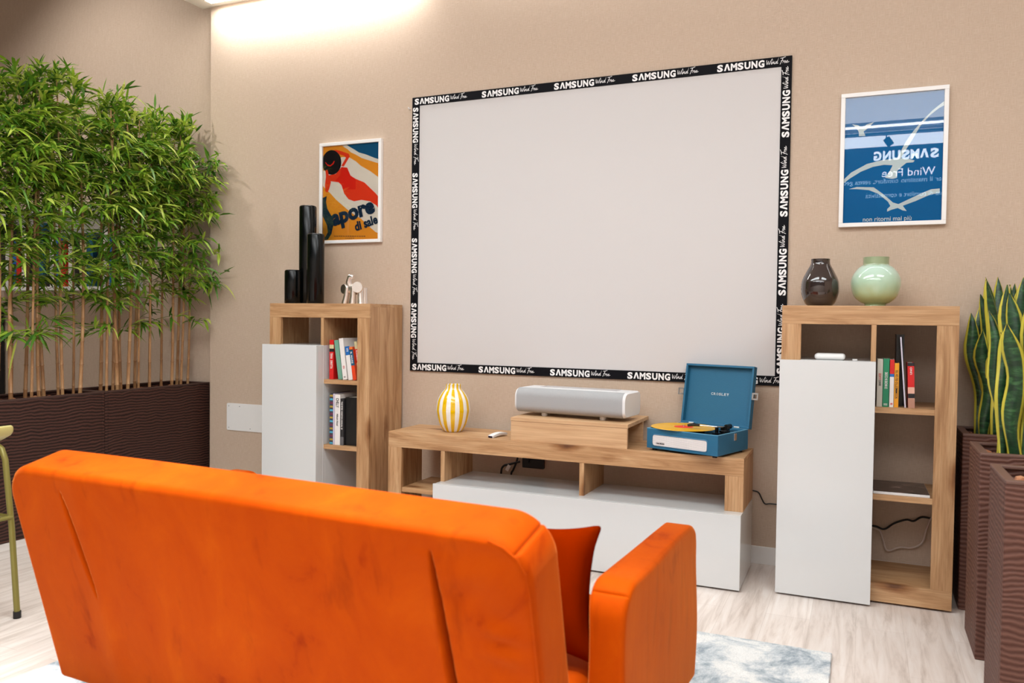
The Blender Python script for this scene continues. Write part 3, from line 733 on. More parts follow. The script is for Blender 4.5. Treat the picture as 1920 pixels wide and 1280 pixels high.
def celadon():
    m, tt, b = nm('celadon_glaze'); mp = mapping(tt, (1, 1, 1)); n_ = noise(tt, mp.outputs[0], 9, 5, .6, 1.0)
    sx = tt.nodes.new('ShaderNodeSeparateXYZ'); tt.links.new(mp.outputs[0], sx.inputs[0])
    ma = tt.nodes.new('ShaderNodeMath'); ma.operation = 'MULTIPLY_ADD'; ma.inputs[1].default_value = .06; tt.links.new(n_.outputs['Fac'], ma.inputs[0]); tt.links.new(sx.outputs[2], ma.inputs[2])
    mr = tt.nodes.new('ShaderNodeMath'); mr.operation = 'MULTIPLY'; mr.inputs[1].default_value = 3.5; tt.links.new(ma.outputs[0], mr.inputs[0])
    r = ramp(tt, [(.10, (150, 178, 132)), (.25, (170, 184, 134)), (.5, (176, 204, 176)), (.72, (186, 212, 196)), (.80, (182, 208, 192)), (.84, (150, 164, 128))], mr.outputs[0])
    tt.links.new(r.outputs[0], b.inputs['Base Color']); b.inputs['Roughness'].default_value = .08; b.inputs['Coat Weight'].default_value = .7; return m
o = MB().lathe(pf, 64).build('celadon_vase', celadon(), smooth=True, loc=(.052, -.225, CT), angle=60)
tag(o, 'round pale green glazed vase on the right cabinet top', 'vase')
RX0, RYF = -.369, -.422
t = thing('wifi_hub', 'flat white round-edged hub on the white box inside the right cabinet', 'hub', (-.147, -.330, 1.1532))
V, F = rbox((.140, .10, .030), .014, (2, 2, 1), 5); MB().add(V, F).build('body', WHITEM, t, smooth=True, loc=(0, 0, .0155), angle=80)
tag(MB().box((0, 0, 0), (.022, .012, .004)).build('small_card', WHITEM, loc=(-.045, -.30, 1.1534)), 'tiny white tag lying right of the white hub', 'tag')

# ------------------------------------------------------------------ books
PAPER = plain('book_pages', (222, 214, 200), .8, vary=.08, scale=200)
def book(label, x, y, z, wd, ht, dp, cover, bands=(), lean=0, group=None, txt=None, side=None):
    """spine faces the room (-y). bands: (z0,z1,mat) fractions; txt: list of (string, mat, z0frac, z1frac, up, widthfrac)"""
    t = thing('book', label, 'book', (x, y, z)); t.rotation_euler = (0, lean, 0)
    if group: t['group'] = group
    mats = [cover]; mb = MB(); c = .0022
    mb.box((0, 0, 0), (wd, c, ht)).box((0, c, 0), (c, dp, ht)).box((wd-c, c, 0), (wd, dp, ht))
    for b0, b1, m in bands:
        mats.append(m); mb.box((-.0003, -.0006, b0*ht), (wd+.0003, .004, b1*ht), len(mats)-1)
    for (s, m, f0, f1, upw, wf) in (txt or ()):
        mats.append(m); L = (f1-f0)*ht; hgt = wd*wf
        if upw: put_text(mb, s, (wd*.5+hgt*.5, -.0010, f0*ht), (0, 0, 1), (-1, 0, 0), width=L, height=hgt, mi=len(mats)-1, bold=.02)
        else: put_text(mb, s, (wd*.5-hgt*.5, -.0010, f1*ht), (0, 0, -1), (1, 0, 0), width=L, height=hgt, mi=len(mats)-1, bold=.02)
    mb.build('cover', mats, t)
    MB().box((c+.0003, c+.0003, .003), (wd-c-.0003, dp-.003, ht-.003)).build('pages', PAPER, t)
    return t
def pm(n, c, r=.45): return plain('ink_'+n, c, r)
redc, wh, blk, blu, grn, yel, teal = pm('red', (206, 24, 22)), pm('white', (228, 222, 218)), pm('black', (18, 18, 22)), pm('blue', (24, 98, 172)), pm('green', (24, 128, 88)), pm('amber', (226, 152, 22)), pm('petrol', (18, 86, 118))
sage, beige, orr, tan = pm('sage', (110, 158, 136)), pm('beige', (206, 192, 148)), pm('vermilion', (222, 66, 20)), pm('tan', (176, 128, 108))
z1, z2 = .9372, .5218
GU, GL_, GR = 'paperbacks on the left cabinet shelf', 'large books on the lower left shelf', 'books on the right cabinet shelf'
yb_ = -.375
book('red paperback with cream band, leftmost in the left cabinet', -3.110, yb_, z1, .031, .250, .16, redc, [(.70, .78, blk), (.78, .88, beige)], 0, GU, [('TERRA', wh, .52, .70-.03, False, .5), ('DIRETTA', wh, .27, .48, False, .5)])
book('black paperback sunk behind red and sage green ones', -3.077, -.33, z1, .030, .215, .13, blk, [], -.02, GU)
book('sage green leaning paperback in the left cabinet', -3.041, yb_, z1, .031, .250, .16, sage, [], math.radians(-8), GU)
book('tall white leaning paperback beside the sage green one', -3.006, yb_, z1, .032, .262, .16, wh, [], math.radians(-7.5), GU, [('VITA', redc, .26, .34, False, .4), ('o', blk, .05, .08, False, .4)])
book('white book with blue top, leaning in the left cabinet', -2.964, yb_, z1, .031, .212, .15, wh, [(.74, 1.0, blu)], math.radians(-8), GU, [('VITE', wh, .84, .95, False, .4)])
book('teal and orange-red thin book leaning in the left cabinet', -2.930, yb_, z1, .024, .210, .15, orr, [(.44, .92, teal), (.90, .99, pm('orange', (230, 120, 50)))], math.radians(-9), GU, [('IL MARE', wh, .5, .85, False, .45)])
book('beige book with red label against the cabinet side', -2.904, -.35, z1, .020, .245, .15, beige, [(.45, .80, redc)], math.radians(-9), GU, [('Romanzo', wh, .50, .77, False, .5)])
book('thin multicoloured patterned book, leftmost on the lower left shelf', -3.105, yb_, z2, .023, .325, .22, pm('pattern', (60, 60, 70)), [(k/14+.01, k/14+.045, (pm('cyan', (70, 160, 190)), pm('gold', (170, 140, 50)), pm('wine', (110, 40, 70)))[k % 3]) for k in range(14)], 0, GL_)
book('thin pale lilac book beside the patterned one', -3.080, yb_, z2, .012, .324, .22, pm('lilac', (196, 186, 204)), [], 0, GL_)
book('large white book with black title on the lower left shelf', -3.066, yb_, z2, .040, .320, .23, wh, [], 0, GL_, [('CHILLY', blk, .74, .93, False, .55), ('Album Noel', blk, .38, .62, False, .32)])
book('narrow black book with white title beside the large white one', -3.024, yb_, z2, .024, .295, .23, pm('charcoal', (40, 38, 40)), [(0, .18, pm('grey', (96, 94, 96)))], 0, GL_, [('THE PETER WINSTON ANNUAL 20', wh, .34, .94, False, .5)])
book('thick black book, rightmost on the lower left shelf', -2.996, -.36, z2, .095, .305, .24, pm('deep_black', (12, 12, 13), .3), [], 0, GL_)
yr = -.385
book('pale grey book, leftmost on the right cabinet shelf', .067, yr, z1, .024, .228, .16, pm('pale_grey', (196, 190, 178)), [], 0, GR, [('BIANCO', blk, .44, .56, True, .4), ('LUCE', redc, .57, .70, True, .4)])
book('green book on the right cabinet shelf', .093, yr, z1, .026, .230, .16, grn, [], 0, GR, [('DI MADRE IN CUORE', wh, .38, .72, True, .45), ('BUR', wh, .03, .07, False, .6)])
book('white book with red and blue top on the right cabinet shelf', .122, yr, z1, .018, .226, .16, wh, [(.70, 1.0, redc), (.64, .70, blu)], 0, GR, [('a', redc, .05, .09, True, .5)])
book('amber book titled in black on the right cabinet shelf', .142, yr, z1, .019, .210, .16, yel, [], 0, GR, [('SCOMMETTO SU DI TE', blk, .20, .84, True, .55)])
book('tall black volume standing behind the amber book', .150, -.30, z1, .034, .345, .20, pm('deep_black', (12, 12, 13), .3), [], 0, GR)
mg = thing('magazine', 'thin white-edged magazine leaning between the black volume and the red book', 'magazine', (.188, -.385, z1)); mg.rotation_euler = (0, math.radians(-4.5), 0)
MB().box((0, 0, .001), (.006, .22, .335)).build('pages', plain('magazine_pages', (208, 200, 214), .5, vary=.15, scale=90), mg)
MB().box((-.0012, 0, .001), (-.0002, .22, .335)).build('cover', BLACKM, mg)
book('small red and brown book, rightmost on the right cabinet shelf', .2035, yr, z1, .028, .213, .15, redc, [(0, .22, tan), (.22, .32, blk), (.32, .46, pm('rose', (222, 170, 150))), (.93, 1, blk)], math.radians(-2), GR, [('UNO', wh, .74, .90, True, .3)])
mg = thing('magazine', 'dark glossy magazine lying flat on the lower shelf of the right cabinet', 'magazine', (.062, -.405, z2), math.radians(1))
MB().box((0, 0, 0), (.242, .30, .012)).build('pages', plain('magazine_pages_white', (226, 224, 224), .5, vary=.03), mg, bevel=.001)
def covm():
    m, tt, b = nm('dark_cover_print'); mp = mapping(tt, (9, 16, 5)); n_ = noise(tt, mp.outputs[0], 1.5, 4)
    r = ramp(tt, [(.4, (24, 18, 20)), (.55, (58, 36, 34)), (.7, (150, 112, 100))], n_.outputs['Fac']); tt.links.new(r.outputs[0], b.inputs['Base Color']); b.inputs['Roughness'].default_value = .2; return m
MB().box((0, .002, .0122), (.240, .298, .0142)).build('cover', covm(), mg)

# ------------------------------------------------------------------ wall plate, sockets, cables
t = thing('blanking_plate', 'white blanking plate screwed to the wall left of the left cabinet', 'plate', (-4.292, 0, .492))
mb = MB(); mb.poly([(x, -.001, z) for x, z in rounded_rect(0, 0, .60, .199, .012)], .006); mb.build('plate', WHITEM, t)
for x, z in ((.02, .02), (.02, .178), (.12, .178), (.22, .02)):
    MB().tube([(x, -.0071, z), (x, -.0085, z)], .003, 10).build('screw', DARKGREY, t)
t = thing('wall_socket', 'black wall socket behind the media bench under its top', 'socket', (-1.921, 0, .415))
mb = MB(); mb.poly([(x, -.001, z) for x, z in rounded_rect(0, 0, .143, .09, .006)], .016); mb.build('plate', BLACKM, t)
MB().tube([(.035, -.017, .045), (.035, -.03, .045)], .014, 16).build('plug', BLACKM, t, smooth=True)
def cable(name, label, pts, r, mat, cat='cable'):
    P = [Vector(p) for p in pts]; Q = []
    for i in range(len(P)-1):
        p0, p1, p2, p3 = P[max(0, i-1)], P[i], P[i+1], P[min(len(P)-1, i+2)]
        for k in range(6):
            s = k/6; Q.append(.5*((2*p1)+(p2-p0)*s+(2*p0-5*p1+4*p2-p3)*s*s+(3*p1-3*p2+p3-p0)*s**3))
    Q.append(P[-1])
    o = MB().tube(Q, r, 8).build(name, mat, smooth=True); return tag(o, label, cat) if label else o
cable('power_cable', 'black cable running behind the bench from the black socket', [(-1.925, -.045, .455), (-1.99, -.05, .435), (-2.035, -.05, .418), (-2.05, -.05, .37), (-2.05, -.05, .2), (-2.02, -.04, .008)], .0065, BLACKM)
cable('power_cable', 'straighter black cable dropping behind the bench left of the socket', [(-1.944, -.028, .60), (-1.948, -.03, .475), (-1.975, -.03, .40), (-1.99, -.03, .36), (-1.99, -.03, .2), (-1.97, -.03, .008)], .0065, BLACKM)
o = MB().box((0, 0, 0), (.022, .0012, .04)).build('cable_tag', WHITEM, loc=(-2.018, -.060, .40)); o.rotation_euler = (0, .5, 0); tag(o, 'white paper tag on the black cable behind the bench', 'tag')
cable('power_cable', 'thin black cable on the wall between bench and right cabinet', [(-.56, -.016, .404), (-.535, -.014, .403), (-.508, -.012, .394), (-.49, -.012, .36), (-.473, -.012, .336), (-.44, -.012, .339), (-.34, -.012, .338)], .0035, BLACKM)
cable('power_cable', 'black cable in the bottom compartment of the right cabinet', [(.03, -.016, .28), (.085, -.014, .275), (.125, -.012, .265), (.17, -.012, .30), (.226, -.012, .325), (.26, -.012, .322), (.30, -.012, .347), (.36, -.012, .34)], .005, BLACKM)
cable('white_cable', 'white cable looping in the bottom compartment of the right cabinet', [(.03, -.028, .285), (.075, -.026, .268), (.104, -.024, .255), (.120, -.024, .21), (.141, -.024, .158), (.20, -.024, .182), (.25, -.024, .185), (.301, -.024, .218), (.32, -.024, .29), (.338, -.024, .345), (.36, -.024, .37)], .0042, plain('white_cable', (206, 190, 180), .5))

# ------------------------------------------------------------------ bamboo planters
BARK = leaf_mat('bark_chip', [(0, (92, 52, 34)), (.5, (150, 88, 58)), (1, (196, 138, 100))], .8, 0)
def chips(name, parent, x0, y0, x1, y1, z, n):
    mb = MB()
    for k in range(n):
        c = Vector((R.uniform(x0, x1), R.uniform(y0, y1), z+R.uniform(0, .012))); rr = R.uniform(.014, .03)
        bm = bmesh.new(); bmesh.ops.create_icosphere(bm, subdivisions=1, radius=rr)
        s = Vector((R.uniform(.6, 1.2), R.uniform(.6, 1.2), R.uniform(.4, .8)))
        mb.add([c+Vector((v.co.x*s.x*R.uniform(.8, 1.15), v.co.y*s.y, v.co.z*s.z)) for v in bm.verts], [tuple(v.index for v in f.verts) for f in bm.faces]); bm.free()
    o = mb.build(name, BARK, parent); o['kind'] = 'stuff'; return o
def planter(label, x0, y0, wx, wy, h, rimw, group, soil_n, name='planter_box', pm_=None, pr_=None):
    t = thing(name, label, 'planter', (x0, y0, 0), 0, group); e = .0
    mb = MB(); w = .022
    mb.box((0, 0, 0), (wx, w, h-rimw)).box((0, wy-w, 0), (wx, wy, h-rimw)).box((0, w, 0), (w, wy-w, h-rimw)).box((wx-w, w, 0), (wx, wy-w, h-rimw)).box((w, w, 0), (wx-w, wy-w, .03))
    mb.build('body', pm_ or PLM, t, bevel=.004)
    mb = MB(); w = .032; z0_, z1_ = h-rimw, h
    mb.box((0, 0, z0_), (wx, w, z1_)).box((0, wy-w, z0_), (wx, wy, z1_)).box((0, w, z0_), (w, wy-w, z1_)).box((wx-w, w, z0_), (wx, wy-w, z1_))
    mb.build('rim', pr_ or PLR, t, bevel=.003)
    MB().box((.0225, .0225, .1), (wx-.0225, wy-.0225, h-.05)).build('soil', plain('dark_soil', (60, 40, 30), .9), t)
    chips('bark_mulch', t, .05, .05, wx-.05, wy-.05, h-.045, soil_n)
    return t
PX = -4.52
planter('long dark brown rippled planter of bamboo, the one touching the wall', PX-.36, -.860, .36, .92, .83, .012, 'bamboo planters', 150, pm_=PLD, pr_=PLRD)
planter('long dark brown rippled planter of bamboo at the left edge', PX-.36, -1.783, .36, .92, .83, .012, 'bamboo planters', 150, pm_=PLD, pr_=PLRD)

def add_leaf(mb, p, d, L, wd, droop, rl):
    d = d.normalized(); side = d.cross(Vector((0, 0, 1)))
    side = side.normalized() if side.length > .01 else Vector((1, 0, 0))
    side = (side*math.cos(rl)+Vector((0, 0, 1))*math.sin(rl)).normalized()
    g = Vector((0, 0, -droop*L)); P = []
    for s, ww in ((0, .15), (.3, 1), (.65, .75), (1, 0)):
        c = p+d*(L*s)+g*(s*s); P.append((c, ww*wd))
    vs = [P[0][0]-side*P[0][1], P[0][0]+side*P[0][1], P[1][0]-side*P[1][1], P[1][0]+side*P[1][1], P[2][0]-side*P[2][1], P[2][0]+side*P[2][1], P[3][0]]
    mb.add(vs, [(0, 1, 3, 2), (2, 3, 5, 4), (4, 5, 6)], 0)
TWIG = plain('green_twig', (96, 108, 44), .6)
def bamboo(x, y, top, label, lowest):
    t = thing('bamboo_plant', label, 'bamboo plant', (x, y, .78), 0, 'bamboo plants in the long planters')
    H = top-.78; cane = MB(); lv = MB(); tw = MB()
    lx, ly = R.uniform(-.05, .05), R.uniform(-.07, .07); r0 = R.uniform(.0085, .0125)
    def cp(s): return Vector((lx*s+.02*math.sin(3*s+lx*40), ly*s+.015*math.sin(4*s+ly*50), H*s))
    pts = []; rad = []; n = 13
    for k in range(n*2+1):
        s = k/(n*2); pts.append(cp(s)); rr = r0*(1-.6*s)
        rad.append(rr)
        if k % 2 == 1 and k < n*2-4:
            pts.append(cp(s+.0025)); rad.append(rr*1.25); pts.append(cp(s+.005)); rad.append(rr)
    cane.tube(pts, rad, 8); cane.build('cane', CANE, t, smooth=True)
    z = lowest
    while z < H:
        s = z/H; p = cp(s)
        for b in range(R.choice((2, 3, 3, 4))):
            a = R.uniform(0, 2*math.pi)
            # foliage leans outwards into the room
            bd = Vector((math.cos(a)*1.0+(.55 if y > -.45 else .25), math.sin(a), R.uniform(.15, .9)))
            if s > .93: bd = Vector((math.cos(a)*.6, math.sin(a)*.6, 1.2))
            bd.normalize(); BL = R.uniform(.12, .34+(.12 if y > -.35 else 0))*(1.0 if s < .9 else .6)*(1 if s > .4 else .75)
            q = []; 
            for k in range(4):
                u = k/3; q.append(p+bd*(BL*u)+Vector((0, 0, -.10*BL*u*u*2)))
            # keep away from the wall behind
            lim = -y-.05
            q = [Vector((v.x, min(v.y, lim), v.z)) for v in q]
            tw.tube(q, [.0022, .0018, .0014, .001], 4, caps=False)
            for k in range(R.randint(6, 10)):
                u = R.uniform(.35, 1.05); c = q[0].lerp(q[3], min(1, u)) if u < 1 else q[3]
                ld = (bd+Vector((R.uniform(-.9, .9), R.uniform(-.9, .9), R.uniform(-.7, .35)))).normalized()
                c = Vector(c); L = R.uniform(.09, .165)
                if c.y+ld.y*L > lim: ld.y = -abs(ld.y)
                add_leaf(lv, c, ld, L, R.uniform(.0075, .012), R.uniform(.1, .7), R.uniform(-.6, .6))
        z += R.uniform(.05, .10)*(2.4 if s < .4 else 1.5 if s < .6 else .8)
    fo = lv.build('foliage', LEAF, t); fo['kind'] = 'stuff'
    tg = tw.build('twigs', TWIG, t); tg['kind'] = 'stuff'
canes = [(-4.74, -1.371), (-4.62, -1.414), (-4.74, -1.245), (-4.62, -1.307), (-4.74, -1.146), (-4.62, -1.22), (-4.74, -1.025), (-4.62, -1.083), (-4.74, -.948), (-4.62, -.973), (-4.74, -.732), (-4.62, -.786), (-4.74, -.63), (-4.62, -.689), (-4.74, -.521), (-4.62, -.59), (-4.74, -.416), (-4.62, -.505), (-4.74, -.323), (-4.62, -.409), (-4.74, -.197), (-4.62, -.221), (-4.74, -.06), (-4.62, -.121), (-4.68, -.02), (-4.62, -1.52), (-4.74, -1.62), (-4.70, -1.49)]
front = sorted([c for c in canes if c[0] > -4.65], key=lambda c: -c[1]); back = sorted([c for c in canes if c[0] <= -4.65], key=lambda c: -c[1])
ords = ['first', 'second', 'third', 'fourth', 'fifth', 'sixth', 'seventh', 'eighth', 'ninth', 'tenth', 'eleventh', 'twelfth', 'thirteenth', 'fourteenth', 'fifteenth', 'sixteenth']
for row, lst in (('front row', front), ('rear row', back)):
    for i, (x, y) in enumerate(lst):
        top = 2.70+.05*math.sin(y*5)+R.uniform(-.06, .06)
        bamboo(x, y, top, 'leafy bamboo stem, %s from the wall in the planters\' %s' % (ords[i], row), R.uniform(.40, .95))

# ------------------------------------------------------------------ shelf with books behind the bamboo
t = thing('wall_shelf', 'white open wall shelf behind the bamboo', 'shelf', (-6.72, .07, 1.52))
SW_, SH_, SD_ = 1.50, .66, .0
mb = MB(); mb.box((0, -.18, 0), (SW_, -.001, .03)).box((0, -.18, SH_-.03), (SW_, -.001, SH_)).box((0, -.18, .03), (.03, -.001, SH_-.03)).box((SW_-.03, -.18, .03), (SW_, -.001, SH_-.03))
mb.build('frame', WHITEM, t, bevel=.002); MB().box((.03, -.012, .03), (SW_-.03, -.002, SH_-.03)).build('back_panel', WHITEM, t)
cols = [('black', blk), ('white', wh), ('blue', blu), ('red', redc), ('white', wh), ('black', blk), ('beige', beige), ('teal', teal)]
xx = -6.67; kk = 0
while xx < -5.32 and kk < 27:
    wd = R.uniform(.045, .075)
    cn, cm = cols[kk % 8]; ht = R.uniform(.36, .52)
    mb = MB().box((0, 0, 0), (wd, .003, ht)).box((0, .003, 0), (.003, .15, ht)).box((wd-.003, .003, 0), (wd, .15, ht))
    b = thing('book', '%s book on the shelf behind the bamboo, %s from its left end' % (cn, (ords+['seventeenth', 'eighteenth', 'nineteenth', 'twentieth', 'twenty-first', 'twenty-second', 'twenty-third', 'twenty-fourth', 'twenty-fifth', 'twenty-sixth', 'twenty-seventh', 'twenty-eighth'])[kk]), 'book', (xx, -.10, 1.5505), 0, 'books on the shelf behind the bamboo')
    mb.build('cover', cm, b); MB().box((.0032, .0032, .004), (wd-.0032, .146, ht-.004)).build('pages', PAPER, b)
    xx += wd+.004+(R.uniform(.01, .05) if kk % 4 == 3 else 0); kk += 1
t = thing('black_column', 'narrow black upright cabinet at the left edge behind the bamboo', 'cabinet', (-7.25, -.25, 0))
MB().box((0, 0, .0), (.42, .30, 1.36)).build('body', BLACKM, t, bevel=.004)
MB().box((.01, -.012, .01), (.41, -.0005, 1.35)).build('door', BLACK, t, bevel=.003)

# ------------------------------------------------------------------ snake plants on the right
def snake_mat():
    m, tt, b = nm('snake_leaf')
    at = tt.nodes.new('ShaderNodeAttribute'); at.attribute_name = 'edge'
    mp = mapping(tt, (10, 10, 26)); n_ = noise(tt, mp.outputs[0], 1.6, 4, .6, 1.2)
    r = ramp(tt, [(.38, (20, 48, 30)), (.55, (34, 72, 40)), (.7, (62, 102, 60))], n_.outputs['Fac'])
    st = tt.nodes.new('ShaderNodeMapRange'); st.inputs['From Min'].default_value = .70; st.inputs['From Max'].default_value = .78; tt.links.new(at.outputs['Fac'], st.inputs['Value'])
    c = mixc(tt, st.outputs[0], r.outputs[0], lin((196, 184, 64))); tt.links.new(c, b.inputs['Base Color']); b.inputs['Roughness'].default_value = .4; return m
SNK = snake_mat()
def snake_leaf(parent, base, L, wd, lean, az, face):
    n = 16; V = []; E_ = []
    side = Vector((math.cos(face), math.sin(face), 0)); nrm = Vector((-math.sin(face), math.cos(face), 0))
    dirx = Vector((math.cos(az), math.sin(az), 0)); ph = R.uniform(0, 6)
    for k in range(n+1):
        s = k/n; ww = wd*(.55+.9*s-.55*s*s)*(1 if s < .72 else max(0.02, math.cos((s-.72)/.28*math.pi/2)**.8))
        c = Vector(base)+Vector((0, 0, L*s))+dirx*(lean*L*s*s)+side*(.010*math.sin(9*s+ph))+nrm*(.008*math.sin(7*s+ph))
        ew = 1+.12*math.sin(14*s+ph)
        for j in range(7):
            u = (j-3)/3; V.append(c+side*(u*ww*ew)+nrm*(.02*(u*u-.4)*(ww/wd)+.006*math.sin(12*s+ph+u*2)*abs(u))); E_.append(abs(u))
    F_ = [(k*7+j, k*7+j+1, (k+1)*7+j+1, (k+1)*7+j) for k in range(n) for j in range(6)]
    off = len(V); V2 = [v-nrm*.0035 for v in V]; F2 = [tuple(reversed([off+i for i in f])) for f in F_]
    rim = [(k*7, (k+1)*7, off+(k+1)*7, off+k*7) for k in range(n)]+[(k*7+6, off+k*7+6, off+(k+1)*7+6, (k+1)*7+6) for k in range(n)]
    mb = MB().add(V+V2, F_+F2+rim)
    me = bpy.data.meshes.new('leaf'); me.from_pydata([tuple(v) for v in mb.v], [], mb.f); me.materials.append(SNK)
    a = me.attributes.new('edge', 'FLOAT', 'POINT'); a.data.foreach_set('value', E_+E_)
    me.polygons.foreach_set('use_smooth', [True]*len(me.polygons))
    o = bpy.data.objects.new('leaf', me); C.objects.link(o); o.parent = parent
PW = .355
for (y0, lab, lab2, nl, seed) in ((-.347-PW, 'tall brown rippled planter, farthest of the three beside the right cabinet', 'variegated snake plant in the farthest of the three right planters', 18, 3),
                                  (-.9627, 'tall brown rippled planter, middle of the three at the right edge', 'variegated snake plant in the middle of the three right planters', 20, 5),
                                  (-1.5794, 'tall brown rippled planter nearest the camera at the right edge', 'variegated snake plant in the nearest right planter', 12, 8)):
    yy0 = y0 if y0 < -.9 else -.3469
    if y0 > -.9: yy0 = -.3469
    planter(lab, .437, yy0, PW, .335 if y0 > -.9 else PW, .827, .012, 'tall planters of snake plants', 60)
    t = thing('snake_plant', lab2, 'snake plant', (.437+PW/2, yy0+PW/2, .775), 0, 'snake plants on the right')
    R2 = random.Random(seed); near = y0 < -1.3
    for k in range(nl):
        a = 2*math.pi*k/nl*2.4+R2.uniform(-.2, .2); rr = .03+.09*k/nl
        R.seed(seed*100+k)
        L = (.86-.44*(k/nl)**1.1)*R2.uniform(.9, 1.04)
        if near: L *= .42; rr *= .6
        cx_, cy_ = rr*math.cos(a)+(.05 if near else 0), rr*math.sin(a)
        snake_leaf(t, (cx_, cy_, 0), L, R2.uniform(.030, .042), R2.uniform(.02, .12), a, R2.uniform(-.6, .6))

# ------------------------------------------------------------------ rug
R.seed(11)
mb = MB()
V, F = rbox((2.70, 1.92, .012), .006, (90, 64, 1), 2, disp=lambda v, d: v+Vector((R.uniform(-1, 1)*.0015, R.uniform(-1, 1)*.0015, R.uniform(-1, 1)*.0008)))
o = MB().add(V, F).build('rug', rug_mat(), smooth=True, loc=(-1.435, -2.13, .0075)); tag(o, 'pale grey marbled rug on the floor under the sofa', 'rug')

# ------------------------------------------------------------------ sofa
SX, SY, SYAW, SWd, LEAN, ST = -2.4988, -2.9265, -.0447, 1.8397, .2511, .165
t = thing('sofa', 'orange velvet sofa seen from behind in the foreground', 'sofa', (SX, SY, 0), SYAW)
BH = .78; ZTOP = .845
def groove(p, a, b, wd, dep):
    ax_, az_ = a; bx_, bz_ = b; dx, dz = bx_-ax_, bz_-az_; L2 = dx*dx+dz*dz
    s = ((p[0]-ax_)*dx+(p[1]-az_)*dz)/L2; s_ = max(0, min(1, s)); qx, qz = ax_+dx*s_, az_+dz*s_
    d = math.hypot(p[0]-qx, p[1]-qz); taper = math.sin(math.pi*max(.02, min(.98, s_)))**.35
    return -dep*taper*math.exp(-(d/(wd*taper+1e-4))**2)
def round_corner(a, b, ha, hb, Rc):
    # turns the square corner of an outline (a, b) into a quarter circle of radius Rc
    da, db = abs(a)-(ha-Rc), b-(hb-Rc)
    if da <= 0 or db <= 0: return a, b
    k = max(da, db)/math.hypot(da, db)
    return math.copysign(ha-Rc+da*k, a), hb-Rc+db*k
def bdisp(v, d):
    cx_, cz_ = round_corner(v.x, v.z, SWd/2, BH/2, .11)
    v = Vector((cx_, v.y, cz_))
    u, s = v.x+SWd/2, BH/2-v.z     # u from left, s down from the top
    # soft stuffing
    bulge = .010*math.sin(math.pi*u/SWd)*math.sin(math.pi*min(1, s/BH))
    q = v+Vector((0, d.y*bulge, 0))
    q.z += .006*math.sin(2.1*u+.6)*max(0, d.z)
    if d.y < -.4:
        g = groove((u, s), (.262, .07), (.322, .40), .0065, .075)+groove((u, s), (1.585, .065), (1.612, .66), .0075, .08)
        g += .004*math.exp(-((u-1.585)/.05)**2)*(1 if s > .06 else 0)+.003*math.exp(-((u-.33)/.05)**2)
        # puckers by the right-hand seam and beside the long slit
        g += .0055*math.sin(s*62+2*math.sin(s*23))*math.exp(-((u-(SWd-.09))/.045)**2)*min(1, s*8)
        g += .005*math.sin(s*55+u*20)*math.exp(-((u-1.66)/.05)**2)*math.exp(-((s-.14)/.10)**2)
        q.y += -g*-1 if False else -g
    return q
# local backrest built upright, then leaned
def lean_pt(v):
    # v: local box coords (centre origin) -> sofa coords
    b = v.y+ST/2; s = BH/2-v.z; 
    return Vector((v.x+SWd/2, s*math.sin(LEAN)+b*math.cos(LEAN), ZTOP-s*math.cos(LEAN)+b*math.sin(LEAN)))
V, F = rbox((SWd, ST, BH), .022, (560, 5, 80), 4, disp=lambda v, d: lean_pt(bdisp(v, d)))
MB().add(V, F).build('backrest', VEL, t, smooth=True, angle=80)
# seam piping along the rear edges of the backrest
def seampt(u, s, off=0): return lean_pt(Vector((u-SWd/2, -ST/2+off, BH/2-s)))
pts = [seampt(SWd-.10, .012, .004), seampt(SWd-.062, .024, .003), seampt(SWd-.032, .048, .003), seampt(SWd-.014, .085, .003), seampt(SWd-.008, .14, .003), seampt(SWd-.008, .4, .003), seampt(SWd-.010, .70, .003)]
Q = []
for i in range(len(pts)-1):
    for k in range(5): Q.append(pts[i].lerp(pts[i+1], k/5))
MB().tube(Q, .0035, 6).build('piping', VEL, t, smooth=True)
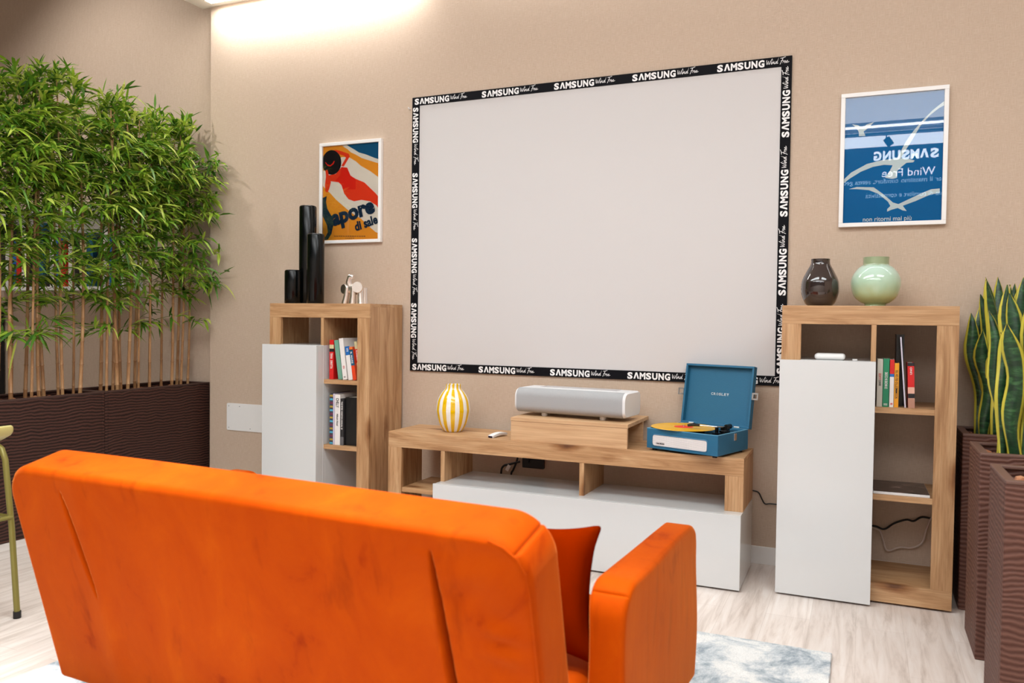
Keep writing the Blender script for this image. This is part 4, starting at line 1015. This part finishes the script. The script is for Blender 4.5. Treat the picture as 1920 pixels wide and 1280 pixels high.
# seat, base, arms, legs (local axes: x right, y towards the wall)
V, F = rbox((SWd-.02, .80, .16), .05, (20, 10, 2), 5); MB().add([v+Vector((SWd/2, .68, .30)) for v in V], F).build('seat_cushion', VEL, t, smooth=True, angle=80)
V, F = rbox((SWd-.04, .84, .13), .03, (6, 4, 2), 3); MB().add([v+Vector((SWd/2, .62, .155)) for v in V], F).build('base', VEL, t, smooth=True, angle=80)
for cx in (SWd+.055, -.055):
    V, F = rbox((.105, .80, .54), .017, (6, 40, 30), 4, disp=lambda v, d: (lambda q: Vector((v.x, q[0], q[1])))(round_corner(v.y, v.z, .40, .27, .09))+Vector((d.x*.004*math.sin(v.z*12+v.y*7), 0, .003*math.sin(v.y*8)*max(0, d.z))))
    MB().add([v+Vector((cx, .77, .38)) for v in V], F).build('armrest', VEL, t, smooth=True, angle=80)
for x in (.1, SWd-.1):
    for y in (.28, .98):
        MB().tube([(x, y, .014), (x, y, .11)], [.018, .026], 16).build('leg', plain('dark_wood_leg', (48, 32, 24), .5), t, smooth=True)
# cushion
t = thing('throw_cushion', 'dark orange velvet cushion at the right end of the sofa', 'cushion', (-.835, -2.50, .575))
def cush(v, d):
    hx, hz = .19, .185; ex_ = abs(v.x)/hx; ez_ = abs(v.z)/hz
    k = max(.02, (1-min(1, ex_)**2.6)*(1-min(1, ez_)**2.6))**.5
    pin = 1-.14*(1-min(1, ex_)**2)*(ez_**3); pin2 = 1-.20*(1-min(1, ez_)**2)*(ex_**3)
    return Vector((v.x*pin2, v.y*k, v.z*pin))
V, F = rbox((.38, .15, .37), .02, (22, 3, 22), 2, disp=cush)
o = MB().add(V, F).build('cover', plain('rust_velvet', (116, 28, 0), .9, vary=.35, scale=7, spec=0), t, smooth=True, angle=80)
o.rotation_euler = (math.radians(-12), math.radians(-3), math.radians(-6))

# ------------------------------------------------------------------ stool
OLV = plain('olive_metal', (132, 124, 62), .35, metal=.3)
t = thing('bar_stool', 'olive green metal stool at the left edge', 'stool', (-3.62, -2.40, 0))
V, F = rbox((.38, .34, .045), .02, (6, 6, 1), 4, disp=lambda v, d: v+Vector((0, 0, .05*(abs(v.x)/.19)**3)))
MB().add([v+Vector((0, 0, .775)) for v in V], F).build('seat', plain('olive_seat', (190, 178, 110), .3), t, smooth=True, angle=80)
for sx in (-1, 1):
    for sy in (-1, 1):
        lg = MB().tube([(sx*.13, sy*.12, .755), (sx*.168, sy*.122, .735), (sx*.188, sy*.124, .69), (sx*.222, sy*.128, .40), (sx*.256, sy*.128, .018)], .0125, 14).build('leg', OLV, t, smooth=True)
        MB().lathe([(.001, 0), (.016, 0), (.016, .03), (.001, .03)], 16, c=(sx*.256, sy*.128, 0)).build('rubber_foot', BLACKM, lg, smooth=True)
MB().tube([(-.224, -.128, .44), (.224, -.128, .44)], .009, 10).tube([(-.224, .128, .44), (.224, .128, .44)], .009, 10).tube([(.224, -.128, .44), (.224, .128, .44)], .009, 10).build('footrest', OLV, t, smooth=True)
